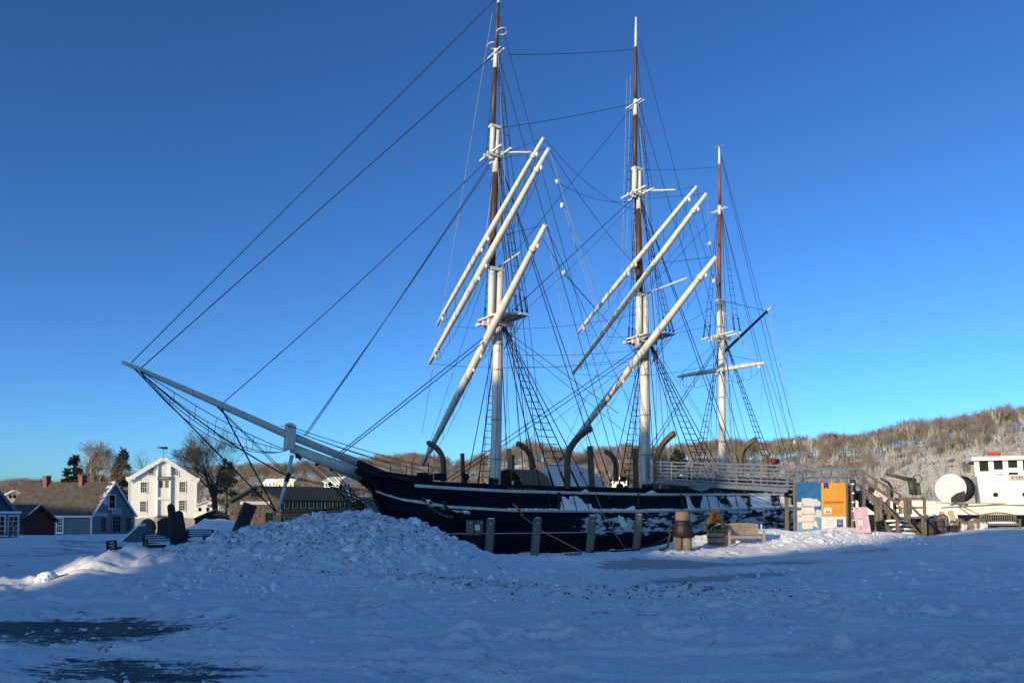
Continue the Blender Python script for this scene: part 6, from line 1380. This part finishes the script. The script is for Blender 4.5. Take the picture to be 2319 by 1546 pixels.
def hill_tree(c, mi, lab, grp, ki=None):
    ki = rg.randint(8 if mi < 2 else 5) if ki is None else ki; key = (ki, mi)
    if key not in TM:
        V, F, _ = (PALEK if mi == 2 else KIND)[ki]; o = mesh_obj('hillside_tree', V, F, WOOD[mi], None, [1]); TM[key] = o.data; SRC.setdefault(mi, []).append(o)
    else: o = bpy.data.objects.new('hillside_tree', TM[key]); C.objects.link(o)
    s = rg.uniform(.48, .85); o.location = (c[1], c[2], c[3] - .3); o.rotation_euler = (rg.randn() * .06, rg.randn() * .1 - .1 * (mi == 2), rg.uniform(-.6, .6) if mi == 2 else rg.uniform(0, 6.28)); o.scale = (s, s, s * rg.uniform(.9, 1.1)); tag(o, lab, 'tree', grp)
for c in front: hill_tree(c, 2, 'bare pale tree streaked with snow on the lower hillside at right', 'snow-streaked trees on the right hillside')
for i_, c in enumerate(sky_): hill_tree(c, i_ % 2 if i_ < 16 else (1 if c[0] > 1700 else 0), 'bare brown tree standing on the skyline of the far hills', 'skyline trees on the far hills', (i_ // 2) % 8 if i_ < 16 else None)
# the rest of the woods reads as one mass: points that carry instances of the same trees
def woods_nodes(name, kinds):
    ng = bpy.data.node_groups.new(name, 'GeometryNodeTree'); ng.interface.new_socket('Geometry', in_out='INPUT', socket_type='NodeSocketGeometry'); ng.interface.new_socket('Geometry', in_out='OUTPUT', socket_type='NodeSocketGeometry')
    N = ng.nodes; L = ng.links; gi = N.new('NodeGroupInput'); go = N.new('NodeGroupOutput'); jn = N.new('GeometryNodeJoinGeometry')
    for o in kinds:
        oi = N.new('GeometryNodeObjectInfo'); oi.transform_space = 'ORIGINAL'; oi.inputs['Object'].default_value = o; oi.inputs['As Instance'].default_value = True; L.new(oi.outputs['Geometry'], jn.inputs[0])
    ip = N.new('GeometryNodeInstanceOnPoints'); mp = N.new('GeometryNodeMeshToPoints'); L.new(gi.outputs[0], mp.inputs['Mesh']); L.new(mp.outputs['Points'], ip.inputs['Points']); L.new(jn.outputs[0], ip.inputs['Instance']); ip.inputs['Pick Instance'].default_value = True
    r = N.new('FunctionNodeRandomValue'); r.data_type = 'FLOAT_VECTOR'; r.inputs[0].default_value = (-.06, -.06, 0); r.inputs[1].default_value = (.06, .06, 6.28); L.new(r.outputs[0], ip.inputs['Rotation'])
    k = N.new('FunctionNodeRandomValue'); k.data_type = 'FLOAT'; k.inputs[2].default_value = .38; k.inputs[3].default_value = .82; L.new(k.outputs[1], ip.inputs['Scale']); L.new(ip.outputs[0], go.inputs[0])
    return ng
rest = [c for c in cand if id(c) not in fs_]
pale_ = [c for c in rest if c[0] > 1720 and c[2] < c[4] * .97 and rg.rand() < .42]; ps_ = set(id(c) for c in pale_); rest = [c for c in rest if id(c) not in ps_]
for mi, nm in ((0, 'brown'), (1, 'grey-brown')):
    pts = [c for c in rest if ((c[0] < 1500) == (mi == 0)) != (rg.rand() < .25)]
    o = mesh_obj('far_woods', [(c[1], c[2], c[3] - .3) for c in pts], [], WOOD[mi]); md = o.modifiers.new('woods', 'NODES'); md.node_group = woods_nodes('woods_' + str(mi), SRC[mi])
    tag(o, nm + ' leafless woods covering the ' + ('nearer left' if mi == 0 else 'right') + ' part of the far hills', 'woods', None, 'stuff')
o = mesh_obj('far_woods', [(c[1], c[2], c[3] - .3) for c in pale_], [], WOOD[2]); md = o.modifiers.new('woods', 'NODES'); md.node_group = woods_nodes('woods_2', SRC[2]); tag(o, 'pale snow-streaked leafless woods on the right hillside', 'woods', None, 'stuff')
# low scrub with snow on it along the foot of the right hill
rg = np.random.RandomState(9); P0 = []; P1 = []
for _ in range(2600):
    u = rg.uniform(1770, 2360); d = float(np.interp(u, RU, RD)); y = d * rg.uniform(.66, .84); x = (u - U0) / FPX * y; z = float(hill_z(x, y)); 
    a = rg.randn(3) * np.array([.55, .55, .3]) + np.array([0, 0, .8]); P0.append((x, y, z - .2)); P1.append((x + a[0] * 2.4, y + a[1] * 2, z + abs(a[2]) * 2.6))
V, F = tubes_np(P0, P1, np.full(len(P0), .05), np.full(len(P0), .02), 3); tag(mesh_obj('hillside_scrub', V, F, WOOD[2], None, [1]), 'snowy scrub tangled along the foot of the right hill', 'scrub', None, 'stuff')
# snow clods thrown up by the plough
rg = np.random.RandomState(4); VV = []; FF = []; off = 0; base = MB().ball((0, 0, 0), 1, 6, 4); bV = np.array(base.v)
def clods(n, fx, smin, smax, bury=.3):
    global off
    for _ in range(n):
        x, y = fx(); s = smin + (smax - smin) * rg.rand() ** 3; V = bV * (s * rg.uniform(.7, 1.3, 3)) * (1 + .25 * rg.randn(len(bV), 1)).clip(.5, 1.5); a = rg.uniform(0, 6.28); ca, sa = math.cos(a), math.sin(a)
        V = np.stack([V[:, 0] * ca - V[:, 1] * sa + x, V[:, 0] * sa + V[:, 1] * ca + y, V[:, 2] * .8 + gz_fast(x, y) + s * bury], 1); VV.append(V); FF.extend([tuple(i + off for i in f) for f in base.f]); off += len(bV)
from bisect import bisect
def gz_fast(x, y):
    i = min(max(bisect(gx, x) - 1, 0), nx - 2); j = min(max(bisect(gy, y) - 1, 0), ny - 2); fx = (x - gx[i]) / (gx[i + 1] - gx[i]); fy = (y - gy[j]) / (gy[j + 1] - gy[j])
    return (GZ[j, i] * (1 - fx) + GZ[j, i + 1] * fx) * (1 - fy) + (GZ[j + 1, i] * (1 - fx) + GZ[j + 1, i + 1] * fx) * fy
def on_pile():
    while True:
        x, y = rg.uniform(-7.4, .6), rg.uniform(14.5, 21.5)
        if rg.rand() < float(pile(np.array([x]), np.array([y]))[0]) * 1.2 + .05: return x, y
clods(520, on_pile, .015, .12, .0)
clods(420, lambda: (rg.uniform(-7, 8), rg.uniform(13.8, 16.8)), .012, .06, .1)
clods(420, lambda: (rg.uniform(11, 19), rg.uniform(32, 36)), .015, .07, .0)
clods(300, lambda: (rg.uniform(-4, 8), rg.uniform(8, 13)), .008, .03, .1)
clods(180, lambda: (rg.uniform(5, 14), rg.uniform(15, 22)), .02, .07, .1)
clods(260, lambda: (rg.uniform(-8, -2), rg.uniform(7.6, 11.5)), .01, .04, .1)
clods(9, lambda: (-9.55 + rg.uniform(-.14, .14), 15.75 + rg.uniform(-.1, .1)), .07, .16, .5)
tag(mesh_obj('snow_clods', np.concatenate(VV), FF, SNOW, None, [1] * len(FF)), 'loose clods of ploughed snow strewn over the pile and yard', 'snow clods', None, 'stuff')
rg = np.random.RandomState(14); VV = []; FF = []; off = 0; clods(900, on_pile, .006, .026, .3); clods(120, lambda: (rg.uniform(0, 6), rg.uniform(13.8, 15.8)), .006, .03, .3)
tag(mesh_obj('frozen_dirt', np.concatenate(VV), FF, mat('frozen_turf', (.09, .085, .055), .9, .4, 8), None, None), 'dark crumbs of frozen turf scattered over the ploughed snow', 'dirt', None, 'stuff')
# ------------------------------------------------------------------ unseen blockers added behind the viewer to shade the yard
def lp(l, s):        # l across the light (positive to the right), s along it
    ca, sa = math.cos(SUN_AZ), math.sin(SUN_AZ); return np.array([l * ca + s * sa, -l * sa + s * ca])
TAN_E = math.tan(SUN_EL)
BK = 75.0
BLOCKM = mat('brown_blocker', (.12, .08, .06), .85, .3, 3)  # plain brown for the added shade blockers
def shade_blocker(name, label, l0, l1, s_end, z_end, back, depth, ridge=0.0):
    """added unseen blocker, sized so its shadow reaches height z_end at distance s_end along the light"""
    s1 = -back; H = z_end + (s_end - s1) * TAN_E; c = lp((l0 + l1) / 2, s1 - depth / 2)
    t = thing(name, label, 'building', (c[0], c[1], 0), -SUN_AZ); W = l1 - l0
    mb = MB(); mb.box((0, 0, H / 2 - .5), (W, depth, H + 1)); mb.build('wall', BLOCKM, t, False)
    mb = MB(); mb.prism([(-W / 2 - .0, H), (W / 2 + .0, H), (W / 2 * .1, H + ridge), (-W / 2 * .1, H + ridge)], (0, depth / 2, 0), (1, 0, 0), (0, 0, 1), depth); mb.build('roof', ROOFB, t, False)
    for i in range(3): MB().box((-W / 3 + i * W / 3, depth / 2 + .02, H * .4), (1, .08, 1.5)).build('window', GLASS, t, False)  # roof and window boxes only dress the unseen blocker
    return t

shade_blocker('shade_blocker_tall', 'tall added blocker behind the viewer, shading ship and yard', -62.3, -23.3, 34.8, 9.6, BK, 12)  # added out of view, height set by the shade line on the foremast
shade_blocker('shade_blocker_mid', 'added shade blocker behind the viewer next to the tall one', -23.5, -18.35, 46, 3.0, BK, 12)  # added out of view to keep the hull side in shade
PR = [(-16.95, 36.0), (-15.9, 33.5), (-15.0, 29.5), (-14.0, 26), (-11.6, 25.5), (-11.0, 29), (-10.5, 33), (-9.6, 37), (-8.5, 44), (-6.2, 53), (-2, 58), (6, 62), (30, 62)]   # top edge of the added blocker, given by how far its shadow reaches
c = lp(0, -BK); lb = thing('shade_blocker_long', 'long stepped shade blocker added behind the viewer at right', 'building', (c[0], c[1], 0), -SUN_AZ)  # invented out of view, outline cut to the edge of the yard's shade
MB().prism([(PR[0][0], -1)] + [(30, -1)] + [(l, (s + BK) * TAN_E) for l, s in PR[::-1]], (0, 0, 0), (1, 0, 0), (0, 0, 1), 10).build('wall', BLOCKM, lb, False)
for i in range(5): MB().box((-12 + i * 8, .02, 3), (1, .08, 1.5)).build('window', GLASS, lb, False)  # window boxes are dressing on the added blocker
shade_blocker('shade_blocker_low', 'low shade blocker added behind the viewer at far left', -104, -62.0, 34.0, 1.6, BK, 10)  # added out of view to shade the ground and low walls at left
c = lp(-17.6, -BK - .6); gt = thing('slot_blocker', 'added blocker behind the viewer with a slot for sunlight', 'building', (c[0], c[1], 0), -SUN_AZ)  # invented out of view so one shaft of sun reaches the left drift
zc = lambda z, s: z + (s + BK) * TAN_E
MB().box((0, 0, zc(.0, 5.9) / 2), (2.6, 1.2, zc(.0, 5.9))).build('slot_sill', BLOCKM, gt, False); za, zb = zc(.75, 7.9), zc(0, 37); MB().box((0, 0, (za + zb) / 2), (2.6, 1.2, zb - za)).build('slot_head', BLOCKM, gt, False)  # blocker pieces below and above the light slot
